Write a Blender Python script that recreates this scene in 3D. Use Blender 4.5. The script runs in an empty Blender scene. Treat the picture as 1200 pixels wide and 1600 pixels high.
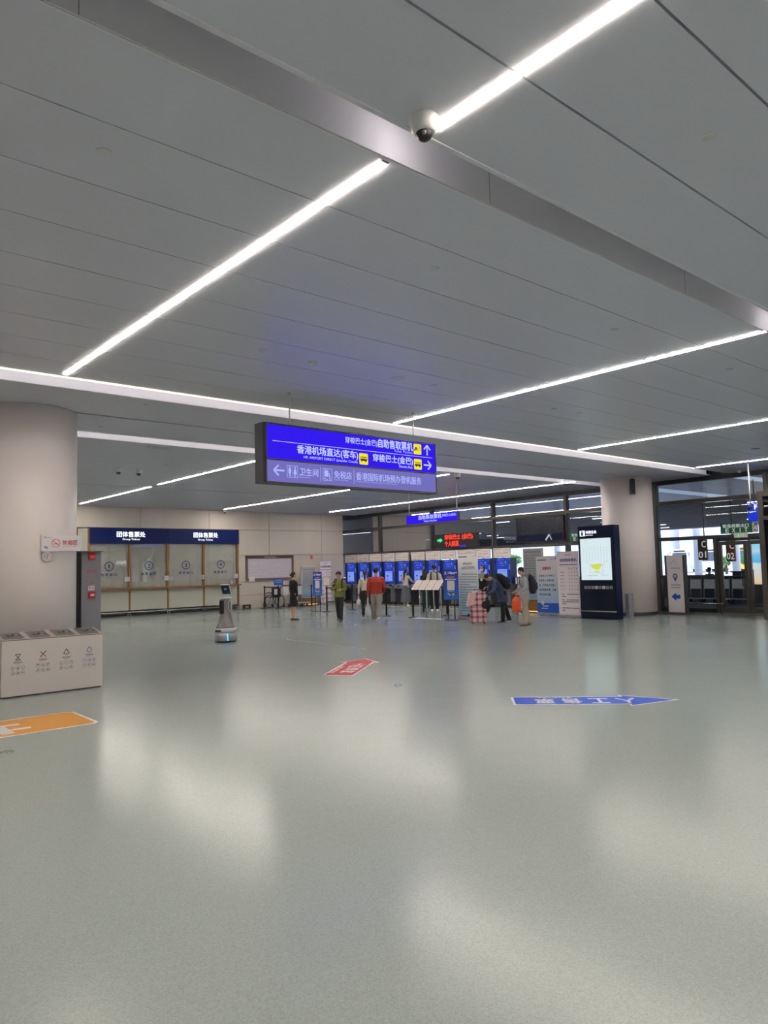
import bpy, bmesh, math, random
from mathutils import Vector, Matrix, Euler
random.seed(7)
PI = math.pi
scene = bpy.context.scene
COL = scene.collection

# ------------------------------------------------------------------ camera
cam_data = bpy.data.cameras.new('camera')
cam = bpy.data.objects.new('camera', cam_data)
COL.objects.link(cam)
cam_data.sensor_fit = 'VERTICAL'
cam_data.sensor_height = 24.0
cam_data.lens = 17.145
cam_data.clip_start = 0.05
cam_data.clip_end = 500
_r = Matrix(((0.7579, -0.0308, -0.6516), (-0.6519, -0.0733, -0.7548), (-0.0246, 0.9968, -0.0756)))
cam.matrix_world = Matrix.Translation((0, 0, 1.7)) @ _r.to_quaternion().normalized().to_matrix().to_4x4()
scene.camera = cam

# ------------------------------------------------------------------ world (overcast daylight)
world = bpy.data.worlds.new('world')
scene.world = world
world.use_nodes = True
wn = world.node_tree.nodes
wl = world.node_tree.links
bg = wn['Background']
wtc = wn.new('ShaderNodeTexCoord')
wno = wn.new('ShaderNodeTexNoise')
wno.inputs['Scale'].default_value = 2.2
wno.inputs['Detail'].default_value = 5
wra = wn.new('ShaderNodeValToRGB')
wra.color_ramp.elements[0].position = 0.35
wra.color_ramp.elements[0].color = (0.62, 0.74, 1.0, 1)
wra.color_ramp.elements[1].position = 0.65
wra.color_ramp.elements[1].color = (0.93, 0.95, 1.0, 1)
wl.new(wtc.outputs['Generated'], wno.inputs['Vector'])
wl.new(wno.outputs['Fac'], wra.inputs['Fac'])
wl.new(wra.outputs['Color'], bg.inputs['Color'])
WORLD_STRENGTH = 4.0
bg.inputs['Strength'].default_value = WORLD_STRENGTH

# ------------------------------------------------------------------ light levels and exposure
STRIP = 98.0          # recessed linear ceiling lamps
COVE = 2.2            # LED line of the ceiling groove
SIGN = 1.0
scene.view_settings.view_transform = 'Standard'
scene.view_settings.look = 'None'
scene.view_settings.gamma = 1.0
scene.view_settings.exposure = 0.0
scene.view_settings.use_curve_mapping = False
scene.cycles.use_denoising = True
scene.cycles.max_bounces = 8
scene.cycles.diffuse_bounces = 4
scene.cycles.glossy_bounces = 4
scene.cycles.transparent_max_bounces = 12
scene.cycles.transmission_bounces = 4
scene.cycles.sample_clamp_indirect = 6.0
scene.cycles.caustics_reflective = False
scene.cycles.caustics_refractive = False

# ------------------------------------------------------------------ materials
MATS = {}
def mat(name, col=(0.5, 0.5, 0.5), rough=0.5, metal=0.0, emit=None, es=1.0, var=0.06, vscale=6.0, bump=0.0, bscale=60.0,
        coat=0.0, spec=0.5, alpha=1.0):
    if name in MATS:
        return MATS[name]
    m = bpy.data.materials.new(name)
    m.use_nodes = True
    nt = m.node_tree
    b = nt.nodes['Principled BSDF']
    tc = nt.nodes.new('ShaderNodeTexCoord')
    no = nt.nodes.new('ShaderNodeTexNoise')
    no.inputs['Scale'].default_value = vscale
    no.inputs['Detail'].default_value = 3
    nt.links.new(tc.outputs['Object'], no.inputs['Vector'])
    mx = nt.nodes.new('ShaderNodeMix')
    mx.data_type = 'RGBA'
    mx.inputs[6].default_value = tuple(c * (1 - var) for c in col) + (1,)
    mx.inputs[7].default_value = tuple(min(1, c * (1 + var)) for c in col) + (1,)
    nt.links.new(no.outputs['Fac'], mx.inputs[0])
    nt.links.new(mx.outputs[2], b.inputs['Base Color'])
    b.inputs['Roughness'].default_value = rough
    b.inputs['Metallic'].default_value = metal
    b.inputs['Specular IOR Level'].default_value = spec
    b.inputs['Coat Weight'].default_value = coat
    b.inputs['Alpha'].default_value = alpha
    if emit is not None:
        b.inputs['Emission Color'].default_value = tuple(emit) + (1,)
        b.inputs['Emission Strength'].default_value = es
    if bump:
        n2 = nt.nodes.new('ShaderNodeTexNoise')
        n2.inputs['Scale'].default_value = bscale
        n2.inputs['Detail'].default_value = 4
        nt.links.new(tc.outputs['Object'], n2.inputs['Vector'])
        bp = nt.nodes.new('ShaderNodeBump')
        bp.inputs['Strength'].default_value = bump
        bp.inputs['Distance'].default_value = 0.01
        nt.links.new(n2.outputs['Fac'], bp.inputs['Height'])
        nt.links.new(bp.outputs['Normal'], b.inputs['Normal'])
    MATS[name] = m
    return m

def lamp_mat(name, col, strength):
    m = bpy.data.materials.new(name)
    m.use_nodes = True
    nt = m.node_tree
    nt.nodes.remove(nt.nodes['Principled BSDF'])
    e = nt.nodes.new('ShaderNodeEmission')
    e.inputs['Color'].default_value = tuple(col) + (1,)
    e.inputs['Strength'].default_value = strength
    nt.links.new(e.outputs[0], nt.nodes['Material Output'].inputs[0])
    MATS[name] = m
    return m

def glass_mat(name, tint, gloss=1.0, rough=0.0, base=0.04):
    """Thin pane: tinted see-through plus a mirror share that grows at grazing angles."""
    m = bpy.data.materials.new(name)
    m.use_nodes = True
    nt = m.node_tree
    nt.nodes.remove(nt.nodes['Principled BSDF'])
    t = nt.nodes.new('ShaderNodeBsdfTransparent')
    t.inputs['Color'].default_value = tuple(tint) + (1,)
    g = nt.nodes.new('ShaderNodeBsdfGlossy')
    g.inputs['Roughness'].default_value = rough
    g.inputs['Color'].default_value = (gloss, gloss, gloss, 1)
    f = nt.nodes.new('ShaderNodeLayerWeight')
    f.inputs['Blend'].default_value = 0.28
    ad = nt.nodes.new('ShaderNodeMath')
    ad.operation = 'ADD'
    ad.inputs[1].default_value = base
    ad.use_clamp = True
    mx = nt.nodes.new('ShaderNodeMixShader')
    nt.links.new(f.outputs['Fresnel'], ad.inputs[0])
    nt.links.new(ad.outputs[0], mx.inputs[0])
    nt.links.new(t.outputs[0], mx.inputs[1])
    nt.links.new(g.outputs[0], mx.inputs[2])
    nt.links.new(mx.outputs[0], nt.nodes['Material Output'].inputs[0])
    MATS[name] = m
    return m

lamp_mat('lamp_warm', (1.0, 0.87, 0.735), STRIP)
lamp_mat('lamp_cool', (1.0, 0.915, 0.83), STRIP)
lamp_mat('lamp_cove', (1.0, 0.88, 0.66), COVE)
lamp_mat('lamp_groove', (1.0, 0.92, 0.86), 7.0)
lamp_mat('scallop_emitter', (1.0, 0.90, 0.88), 38.0)
lamp_mat('lamp_outside', (0.85, 0.92, 1.0), 2.5)
lamp_mat('lamp_outside_band', (0.62, 0.80, 1.0), 0.75)
lamp_mat('sign_blue', (0.035, 0.012, 0.86), 1.0 * SIGN)
lamp_mat('sign_lavender', (0.175, 0.16, 0.50), 1.0 * SIGN)
lamp_mat('sign_text', (0.55, 0.62, 1.0), 1.0 * SIGN)
lamp_mat('sign_text_dim', (0.42, 0.47, 1.0), 1.0)
lamp_mat('sign_yellow', (0.95, 0.80, 0.02), 1.0 * SIGN)
lamp_mat('white_lit', (0.9, 0.95, 1.0), 1.4)
lamp_mat('led_red', (1.0, 0.05, 0.03), 1.3)
lamp_mat('led_green', (0.05, 0.9, 0.30), 1.0)
lamp_mat('led_purple', (0.18, 0.06, 0.9), 0.9)
lamp_mat('led_white', (0.8, 0.85, 0.9), 0.55)
lamp_mat('screen_blue_dark', (0.030, 0.060, 0.48), 0.9)
lamp_mat('screen_blue_light', (0.24, 0.33, 0.88), 0.95)
lamp_mat('screen_pale', (0.72, 0.86, 0.90), 0.95)
lamp_mat('screen_yellow', (0.80, 0.90, 0.10), 0.8)
lamp_mat('screen_line', (0.35, 0.45, 0.50), 0.7)
lamp_mat('screen_dot_green', (0.25, 0.7, 0.35), 0.7)
lamp_mat('robot_cyan', (0.05, 0.45, 1.0), 2.2)
lamp_mat('ad_blue', (0.02, 0.05, 0.75), 0.85)
lamp_mat('warm_glow', (1.0, 0.66, 0.22), 1.4)
lamp_mat('sign_white_glow', (0.8, 0.8, 0.78), 0.55)  # glow added to unlit lettering so it reads brighter
lamp_mat('exit_glow', (0.35, 0.7, 0.5), 0.6)
lamp_mat('exit_plate', (0.40, 0.36, 0.30), 0.8)
glass_mat('facade_glass', (0.90, 0.94, 0.95), 0.9)
glass_mat('clerestory_glass', (0.62, 0.66, 0.72), 1.0, base=0.12)
glass_mat('counter_glass', (0.99, 1.0, 0.99), 1.0, base=0.03)
glass_mat('dark_glass', (0.06, 0.07, 0.09), 0.8)
glass_mat('acrylic', (0.88, 0.90, 0.97), 0.8)

mat('black_plastic', (0.012, 0.012, 0.014), 0.45)
mat('black_metal', (0.015, 0.015, 0.017), 0.35, 0.3)
mat('dark_grey', (0.05, 0.05, 0.055), 0.5)
mat('mid_grey', (0.22, 0.22, 0.24), 0.45)
mat('silver', (0.55, 0.55, 0.58), 0.35, 0.8)
mat('chrome', (0.75, 0.75, 0.77), 0.15, 1.0)
mat('steel_bin', (0.97, 0.89, 0.86), 0.30, 0.72, var=0.03, vscale=2.2, bump=0.25, bscale=2.2)
mat('steel_bin_dark', (0.34, 0.30, 0.28), 0.35, 0.8)
mat('white_plastic', (0.75, 0.75, 0.76), 0.4)
mat('offwhite', (0.76, 0.71, 0.68), 0.55)
mat('bronze', (0.085, 0.075, 0.068), 0.4, 0.35)
mat('facade_dark', (0.028, 0.030, 0.034), 0.4, 0.3)
mat('pillar', (0.92, 0.84, 0.82), 0.42, var=0.01)
mat('pillar_joint', (0.42, 0.39, 0.38), 0.5)
mat('wood_trim', (0.26, 0.12, 0.035), 0.4)
mat('navy', (0.005, 0.014, 0.10), 0.5, spec=0.2)
mat('navy_dark', (0.002, 0.004, 0.035), 0.4, spec=0.2)
mat('totem_black', (0.006, 0.010, 0.026), 0.2)
mat('back_glass', (0.52, 0.53, 0.46), 0.12, coat=0.4, var=0.03)
mat('blind', (0.92, 0.88, 0.83), 0.7, var=0.03)
mat('cab_grey', (0.25, 0.25, 0.29), 0.4)
mat('red_paint', (0.55, 0.02, 0.02), 0.35)
mat('red_text', (0.55, 0.05, 0.04), 0.6)
mat('blue_text', (0.03, 0.05, 0.25), 0.5)
mat('ink', (0.03, 0.03, 0.04), 0.6)
mat('ink_soft', (0.16, 0.16, 0.18), 0.6)
mat('ink_blue', (0.05, 0.07, 0.32), 0.6)
mat('paper', (0.84, 0.79, 0.82), 0.6, var=0.02)
mat('paper_pink', (0.84, 0.74, 0.78), 0.6, var=0.02)
mat('board_lilac', (0.62, 0.57, 0.65), 0.45, var=0.02)
mat('board_brown', (0.17, 0.12, 0.10), 0.5)
mat('green_sign', (0.004, 0.11, 0.055), 0.4, emit=(0.0, 0.10, 0.05), es=0.08)
mat('kiosk_blue', (0.03, 0.075, 0.36), 0.3, coat=0.3)
mat('kiosk_side', (0.012, 0.03, 0.15), 0.35)
mat('kiosk_silver', (0.20, 0.20, 0.235), 0.4, 0.4)
mat('kiosk_header', (0.72, 0.64, 0.60), 0.5)
mat('alip_blue', (0.02, 0.10, 0.55), 0.4)
mat('poster_red', (0.60, 0.12, 0.10), 0.5)
mat('sticker_red', (0.56, 0.010, 0.02), 0.42, spec=0.25)
mat('sticker_blue', (0.02, 0.09, 0.58), 0.42, spec=0.25)
mat('sticker_orange', (0.72, 0.33, 0.06), 0.42, spec=0.3)
mat('sticker_white', (0.80, 0.77, 0.78), 0.3)
mat('rope_black', (0.02, 0.02, 0.02), 0.6)
mat('asphalt', (0.13, 0.14, 0.17), 0.30, var=0.15, vscale=3)
mat('paving', (0.45, 0.46, 0.50), 0.8)
mat('canopy', (0.03, 0.031, 0.036), 0.6)
mat('canopy_slat', (0.10, 0.10, 0.115), 0.4, 0.3)
mat('soffit', (0.11, 0.115, 0.14), 0.25, 0.2)
mat('building', (0.80, 0.82, 0.90), 0.7)
mat('building_blue', (0.50, 0.60, 0.88), 0.4)
mat('building_pale', (0.62, 0.66, 0.72), 0.6)
mat('leaf', (0.10, 0.28, 0.04), 0.7, var=0.3, vscale=2)
mat('bark', (0.10, 0.07, 0.05), 0.8)
mat('bus_white', (0.78, 0.80, 0.85), 0.35)
mat('bus_yellow', (0.72, 0.55, 0.05), 0.4)
mat('sign_brown', (0.10, 0.055, 0.025), 0.5)
mat('skin', (0.52, 0.32, 0.22), 0.55, var=0.04)
mat('hair', (0.012, 0.010, 0.010), 0.5, bump=0.3, bscale=120)
mat('face_dark', (0.03, 0.015, 0.012), 0.5)
mat('lips', (0.32, 0.10, 0.08), 0.5)

def cloth(name, col, rough=0.85, bump=0.35):
    return mat(name, col, rough, bump=bump, bscale=14, var=0.10, vscale=9)

# floor: polished speckled resilient sheet
m = bpy.data.materials.new('floor_vinyl')
m.use_nodes = True
nt = m.node_tree
b = nt.nodes['Principled BSDF']
tc = nt.nodes.new('ShaderNodeTexCoord')
vo = nt.nodes.new('ShaderNodeTexVoronoi')
vo.inputs['Scale'].default_value = 160
ra = nt.nodes.new('ShaderNodeValToRGB')
ra.color_ramp.elements[0].color = (0.285, 0.325, 0.310, 1)
ra.color_ramp.elements[1].color = (0.345, 0.390, 0.372, 1)
ra.color_ramp.elements[0].position = 0.15
ra.color_ramp.elements[1].position = 0.75
nt.links.new(tc.outputs['Object'], vo.inputs['Vector'])
nt.links.new(vo.outputs['Color'], ra.inputs['Fac'])
n1 = nt.nodes.new('ShaderNodeTexNoise')
n1.inputs['Scale'].default_value = 0.35
n1.inputs['Detail'].default_value = 4
nt.links.new(tc.outputs['Object'], n1.inputs['Vector'])
mm = nt.nodes.new('ShaderNodeMapRange')
mm.inputs['To Min'].default_value = 0.15
mm.inputs['To Max'].default_value = 0.22
nt.links.new(n1.outputs['Fac'], mm.inputs['Value'])
nt.links.new(ra.outputs['Color'], b.inputs['Base Color'])
nt.links.new(mm.outputs['Result'], b.inputs['Roughness'])
b.inputs['Specular IOR Level'].default_value = 0.32
n2 = nt.nodes.new('ShaderNodeTexNoise')
n2.inputs['Scale'].default_value = 1.3
n2.inputs['Detail'].default_value = 2
n3 = nt.nodes.new('ShaderNodeTexNoise')
n3.inputs['Scale'].default_value = 220
nt.links.new(tc.outputs['Object'], n2.inputs['Vector'])
nt.links.new(tc.outputs['Object'], n3.inputs['Vector'])
bp1 = nt.nodes.new('ShaderNodeBump')
bp1.inputs['Strength'].default_value = 0.20
bp1.inputs['Distance'].default_value = 0.02
bp2 = nt.nodes.new('ShaderNodeBump')
bp2.inputs['Strength'].default_value = 0.10
bp2.inputs['Distance'].default_value = 0.002
nt.links.new(n2.outputs['Fac'], bp1.inputs['Height'])
nt.links.new(n3.outputs['Fac'], bp2.inputs['Height'])
nt.links.new(bp1.outputs['Normal'], bp2.inputs['Normal'])
nt.links.new(bp2.outputs['Normal'], b.inputs['Normal'])
MATS['floor_vinyl'] = m

# ceiling: satin painted metal planks
mat('ceiling_metal', (0.86, 0.87, 0.985), 0.36, 0.05, var=0.015, vscale=0.5)
mat('groove_white', (0.93, 0.92, 0.99), 0.40, 0.05, var=0.02)
mat('void_black', (0.02, 0.02, 0.025), 0.8)

# stone wall: beige with soft vertical streaks
m = bpy.data.materials.new('stone_wall')
m.use_nodes = True
nt = m.node_tree
b = nt.nodes['Principled BSDF']
tc = nt.nodes.new('ShaderNodeTexCoord')
mp = nt.nodes.new('ShaderNodeMapping')
mp.inputs['Scale'].default_value = (2.2, 2.2, 0.15)
no = nt.nodes.new('ShaderNodeTexNoise')
no.inputs['Scale'].default_value = 1.0
no.inputs['Detail'].default_value = 4
ra = nt.nodes.new('ShaderNodeValToRGB')
ra.color_ramp.elements[0].color = (0.60, 0.535, 0.475, 1)
ra.color_ramp.elements[1].color = (0.66, 0.595, 0.535, 1)
nt.links.new(tc.outputs['Object'], mp.inputs['Vector'])
nt.links.new(mp.outputs[0], no.inputs['Vector'])
nt.links.new(no.outputs['Fac'], ra.inputs['Fac'])
nt.links.new(ra.outputs['Color'], b.inputs['Base Color'])
b.inputs['Roughness'].default_value = 0.42
MATS['stone_wall'] = m

# pink tartan for the luggage
m = bpy.data.materials.new('tartan')
m.use_nodes = True
nt = m.node_tree
b = nt.nodes['Principled BSDF']
tc = nt.nodes.new('ShaderNodeTexCoord')
sx = nt.nodes.new('ShaderNodeSeparateXYZ')
nt.links.new(tc.outputs['Object'], sx.inputs[0])
acc = None
for ax, sc in ((0, 38), (1, 38), (2, 38)):
    mu = nt.nodes.new('ShaderNodeMath'); mu.operation = 'MULTIPLY'; mu.inputs[1].default_value = sc
    si = nt.nodes.new('ShaderNodeMath'); si.operation = 'SINE'
    gt = nt.nodes.new('ShaderNodeMath'); gt.operation = 'GREATER_THAN'; gt.inputs[1].default_value = 0.35
    nt.links.new(sx.outputs[ax], mu.inputs[0]); nt.links.new(mu.outputs[0], si.inputs[0]); nt.links.new(si.outputs[0], gt.inputs[0])
    if acc is None:
        acc = gt
    else:
        ad = nt.nodes.new('ShaderNodeMath'); ad.operation = 'ADD'
        nt.links.new(acc.outputs[0], ad.inputs[0]); nt.links.new(gt.outputs[0], ad.inputs[1]); acc = ad
dv = nt.nodes.new('ShaderNodeMath'); dv.operation = 'DIVIDE'; dv.inputs[1].default_value = 3
nt.links.new(acc.outputs[0], dv.inputs[0])
ra = nt.nodes.new('ShaderNodeValToRGB')
ra.color_ramp.interpolation = 'CONSTANT'
ra.color_ramp.elements[0].color = (0.80, 0.52, 0.52, 1)
e = ra.color_ramp.elements.new(0.3); e.color = (0.52, 0.22, 0.25, 1)
ra.color_ramp.elements[-1].position = 0.6; ra.color_ramp.elements[-1].color = (0.16, 0.06, 0.08, 1)
nt.links.new(dv.outputs[0], ra.inputs['Fac'])
nt.links.new(ra.outputs['Color'], b.inputs['Base Color'])
b.inputs['Roughness'].default_value = 0.7
MATS['tartan'] = m

def gradmat(name, stops, axis=2, lo=0.0, hi=1.0, rough=0.5, emit=0.0):
    """A printed colour that runs along one object axis between lo and hi (metres)."""
    m = bpy.data.materials.new(name)
    m.use_nodes = True
    nt = m.node_tree
    b = nt.nodes['Principled BSDF']
    tc = nt.nodes.new('ShaderNodeTexCoord')
    sx = nt.nodes.new('ShaderNodeSeparateXYZ')
    mr = nt.nodes.new('ShaderNodeMapRange')
    mr.inputs['From Min'].default_value = lo
    mr.inputs['From Max'].default_value = hi
    no = nt.nodes.new('ShaderNodeTexNoise')
    no.inputs['Scale'].default_value = 4.0
    ad = nt.nodes.new('ShaderNodeMath'); ad.operation = 'MULTIPLY_ADD'
    ad.inputs[1].default_value = 0.05
    ra = nt.nodes.new('ShaderNodeValToRGB')
    while len(ra.color_ramp.elements) < len(stops):
        ra.color_ramp.elements.new(0.5)
    for el, (p, c) in zip(ra.color_ramp.elements, stops):
        el.position = p
        el.color = tuple(c) + (1,)
    nt.links.new(tc.outputs['Object'], sx.inputs[0])
    nt.links.new(tc.outputs['Object'], no.inputs['Vector'])
    nt.links.new(sx.outputs[axis], mr.inputs['Value'])
    nt.links.new(no.outputs['Fac'], ad.inputs[0])
    nt.links.new(mr.outputs['Result'], ad.inputs[2])
    nt.links.new(ad.outputs[0], ra.inputs['Fac'])
    nt.links.new(ra.outputs['Color'], b.inputs['Base Color'])
    b.inputs['Roughness'].default_value = rough
    if emit:
        nt.links.new(ra.outputs['Color'], b.inputs['Emission Color'])
        b.inputs['Emission Strength'].default_value = emit
    MATS[name] = m
    return m
gradmat('banner_sky', [(0.0, (0.30, 0.50, 0.66)), (0.35, (0.42, 0.55, 0.66)), (0.75, (0.66, 0.68, 0.70)), (1.0, (0.84, 0.79, 0.78))], 2, 0.05, 2.05)
gradmat('banner_notice', [(0.0, (0.34, 0.48, 0.66)), (0.4, (0.50, 0.57, 0.68)), (0.75, (0.76, 0.72, 0.76)), (1.0, (0.82, 0.76, 0.79))], 2, 0.4, 2.0)
gradmat('stand_print', [(0.0, (0.10, 0.22, 0.42)), (0.25, (0.25, 0.36, 0.48)), (0.5, (0.30, 0.32, 0.36)), (1.0, (0.45, 0.45, 0.44))], 2, 0.3, 1.85)
gradmat('beach', [(0.0, (0.85, 0.55, 0.32)), (0.15, (0.90, 0.70, 0.50)), (0.30, (0.80, 0.78, 0.78)), (0.48, (0.75, 0.85, 0.90)), (0.52, (0.10, 0.52, 0.85)), (0.68, (0.20, 0.60, 0.95)), (0.76, (0.62, 0.72, 1.0)), (0.82, (0.40, 0.80, 1.0)), (1.0, (0.30, 0.72, 1.0))], 2, 0.8, 2.35, emit=0.8)
gradmat('alip_print', [(0.0, (0.02, 0.16, 0.62)), (0.5, (0.015, 0.07, 0.45)), (1.0, (0.01, 0.04, 0.40))], 2, 0.6, 1.6)
# ------------------------------------------------------------------ mesh builder
def tagp(o, label=None, cat=None, group=None, kind=None):
    if label: o['label'] = label
    if cat: o['category'] = cat
    if group: o['group'] = group
    if kind: o['kind'] = kind
    return o

class MB:
    def __init__(s):
        s.v = []; s.f = []; s.m = []; s.mats = []; s.sm = []
    def mi(s, m):
        if m not in s.mats: s.mats.append(m)
        return s.mats.index(m)
    def add(s, vs, fs, m, M=None, smooth=False):
        n = len(s.v)
        for p in vs:
            p = Vector(p)
            s.v.append(M @ p if M else p)
        k = s.mi(m)
        for f in fs:
            s.f.append([n + i for i in f]); s.m.append(k); s.sm.append(smooth)
        return s
    def box(s, x0, x1, y0, y1, z0, z1, m, M=None):
        v = [(x0, y0, z0), (x1, y0, z0), (x1, y1, z0), (x0, y1, z0), (x0, y0, z1), (x1, y0, z1), (x1, y1, z1), (x0, y1, z1)]
        f = [(0, 3, 2, 1), (4, 5, 6, 7), (0, 1, 5, 4), (1, 2, 6, 5), (2, 3, 7, 6), (3, 0, 4, 7)]
        return s.add(v, f, m, M)
    def rbox(s, x0, x1, y0, y1, z0, z1, r, m, M=None, n=3):
        """box with rounded vertical corners and softened top"""
        pts = []
        for cx, cy, a in ((x1 - r, y1 - r, 0), (x0 + r, y1 - r, 90), (x0 + r, y0 + r, 180), (x1 - r, y0 + r, 270)):
            for i in range(n + 1):
                t = math.radians(a + 90 * i / n)
                pts.append((cx + r * math.cos(t), cy + r * math.sin(t)))
        return s.prism(pts, z0, z1, m, M)
    def prism(s, pts, z0, z1, m, M=None):
        n = len(pts)
        v = [(x, y, z0) for x, y in pts] + [(x, y, z1) for x, y in pts]
        f = [tuple(range(n - 1, -1, -1)), tuple(range(n, 2 * n))]
        f += [(i, (i + 1) % n, n + (i + 1) % n, n + i) for i in range(n)]
        return s.add(v, f, m, M)
    def tube(s, pts, rad, m, side=(1, 0, 0), n=10, M=None, cap=True, smooth=True):
        """swept tube; rad = r or (a,b) or a list of those per point"""
        pts = [Vector(p) for p in pts]
        k = len(pts)
        if not isinstance(rad, list): rad = [rad] * k
        rad = [(r, r) if not isinstance(r, tuple) else r for r in rad]
        rings = []
        side = Vector(side)
        for i in range(k):
            d = (pts[min(i + 1, k - 1)] - pts[max(i - 1, 0)])
            if d.length < 1e-9: d = Vector((0, 0, 1))
            d.normalize()
            u = side - d * side.dot(d)
            if u.length < 0.05:
                u = Vector((0, 1, 0)) - d * d.y
                if u.length < 0.05: u = Vector((0, 0, 1)) - d * d.z
            u.normalize()
            w = d.cross(u)
            rings.append((pts[i], u, w, rad[i], d))
        vs = []; fs = []
        full = []
        if cap:
            p, u, w, r, d = rings[0]
            q = min(r)
            full.append((p - d * q * 0.7, u, w, (r[0] * 0.65, r[1] * 0.65)))
        for p, u, w, r, d in rings: full.append((p, u, w, r))
        if cap:
            p, u, w, r, d = rings[-1]
            q = min(r)
            full.append((p + d * q * 0.7, u, w, (r[0] * 0.65, r[1] * 0.65)))
        for p, u, w, r in full:
            for j in range(n):
                t = 2 * PI * j / n
                vs.append(p + u * r[0] * math.cos(t) + w * r[1] * math.sin(t))
        for i in range(len(full) - 1):
            for j in range(n):
                a = i * n + j; b2 = i * n + (j + 1) % n
                fs.append((a, b2, b2 + n, a + n))
        fs.append(tuple(range(n - 1, -1, -1)))
        L = (len(full) - 1) * n
        fs.append(tuple(range(L, L + n)))
        return s.add(vs, fs, m, M, smooth)
    def bar(s, a, b2, r, m, n=8, M=None):
        return s.tube([a, b2], r, m, n=n, M=M, cap=False, smooth=True)
    def ell(s, c, r, m, M=None, nu=14, nv=9, smooth=True):
        vs = [(c[0], c[1], c[2] - r[2])]
        for i in range(1, nv):
            t = -PI / 2 + PI * i / nv
            for j in range(nu):
                a = 2 * PI * j / nu
                vs.append((c[0] + r[0] * math.cos(t) * math.cos(a), c[1] + r[1] * math.cos(t) * math.sin(a), c[2] + r[2] * math.sin(t)))
        vs.append((c[0], c[1], c[2] + r[2]))
        fs = [(0, 1 + (j + 1) % nu, 1 + j) for j in range(nu)]
        for i in range(nv - 2):
            for j in range(nu):
                a = 1 + i * nu + j; b2 = 1 + i * nu + (j + 1) % nu
                fs.append((a, b2, b2 + nu, a + nu))
        L = 1 + (nv - 2) * nu
        fs += [(L + j, L + (j + 1) % nu, len(vs) - 1) for j in range(nu)]
        return s.add(vs, fs, m, M, smooth)
    def lathe(s, prof, m, n=24, M=None, sx=1.0, sy=1.0, smooth=True):
        vs = []; fs = []
        for r, z in prof:
            for j in range(n):
                a = 2 * PI * j / n
                vs.append((r * sx * math.cos(a), r * sy * math.sin(a), z))
        for i in range(len(prof) - 1):
            for j in range(n):
                a = i * n + j; b2 = i * n + (j + 1) % n
                fs.append((a, b2, b2 + n, a + n))
        fs.append(tuple(range(n - 1, -1, -1)))
        L = (len(prof) - 1) * n
        fs.append(tuple(range(L, L + n)))
        return s.add(vs, fs, m, M, smooth)
    def quad(s, x0, x1, z0, z1, y, m, M=None):
        return s.add([(x0, y, z0), (x1, y, z0), (x1, y, z1), (x0, y, z1)], [(0, 1, 2, 3)], m, M)
    def poly(s, pts, m, M=None):
        return s.add(pts, [tuple(range(len(pts)))], m, M)
    def build(s, name, parent=None, loc=None, rotz=0, remesh=0, smooth_it=0):
        me = bpy.data.meshes.new(name)
        me.from_pydata([tuple(p) for p in s.v], [], s.f)
        for m in s.mats: me.materials.append(MATS[m])
        me.polygons.foreach_set('material_index', s.m)
        me.polygons.foreach_set('use_smooth', s.sm)
        me.update()
        if remesh:
            me = remeshed(me, remesh, smooth_it, s.mats[0])
        me.name = name
        o = bpy.data.objects.new(name, me)
        COL.objects.link(o)
        if parent: o.parent = parent
        if loc: o.location = loc
        if rotz: o.rotation_euler = (0, 0, rotz)
        return o

def remeshed(me, voxel, it, m):
    t = bpy.data.objects.new('work', me)
    COL.objects.link(t)
    r = t.modifiers.new('r', 'REMESH'); r.mode = 'VOXEL'; r.voxel_size = voxel; r.use_smooth_shade = True
    if it:
        sm = t.modifiers.new('s', 'SMOOTH'); sm.factor = 0.5; sm.iterations = it
    dg = bpy.context.evaluated_depsgraph_get()
    dg.update()
    out = bpy.data.meshes.new_from_object(t.evaluated_get(dg))
    bpy.data.objects.remove(t)
    out.materials.clear()
    out.materials.append(MATS[m])
    out.polygons.foreach_set('material_index', [0] * len(out.polygons))
    out.polygons.foreach_set('use_smooth', [True] * len(out.polygons))
    return out

def thing(name, label, cat, loc=(0, 0, 0), rotz=0, group=None):
    o = bpy.data.objects.new(name, None)
    COL.objects.link(o)
    o.empty_display_size = 0.1
    o.location = loc
    o.rotation_euler = (0, 0, rotz)
    return tagp(o, label, cat, group)

def struct(mb, name, **k):
    return tagp(mb.build(name, **k), kind='structure')

def dup(root, loc=None, rotz=None, label=None, group=None):
    def rec(o, par):
        c = o.copy(); COL.objects.link(c)
        if par: c.parent = par
        for ch in list(o.children): rec(ch, c)
        return c
    r = rec(root, None)
    if loc: r.location = loc
    if rotz is not None: r.rotation_euler = (0, 0, rotz)
    if label: r['label'] = label
    if group: r['group'] = group
    return r

_TXT = {}
def text_geo(s, bold=0.0):
    if (s, bold) in _TXT: return _TXT[(s, bold)]
    cu = bpy.data.curves.new('t', 'FONT')
    cu.body = s; cu.size = 1.0; cu.resolution_u = 2
    t = bpy.data.objects.new('t', cu)
    COL.objects.link(t)
    dg = bpy.context.evaluated_depsgraph_get(); dg.update()
    me = bpy.data.meshes.new_from_object(t.evaluated_get(dg))
    v = [tuple(q.co) for q in me.vertices]; f = [tuple(p.vertices) for p in me.polygons]
    bpy.data.objects.remove(t); bpy.data.meshes.remove(me); bpy.data.curves.remove(cu)
    _TXT[(s, bold)] = (v, f)
    return v, f

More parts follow.
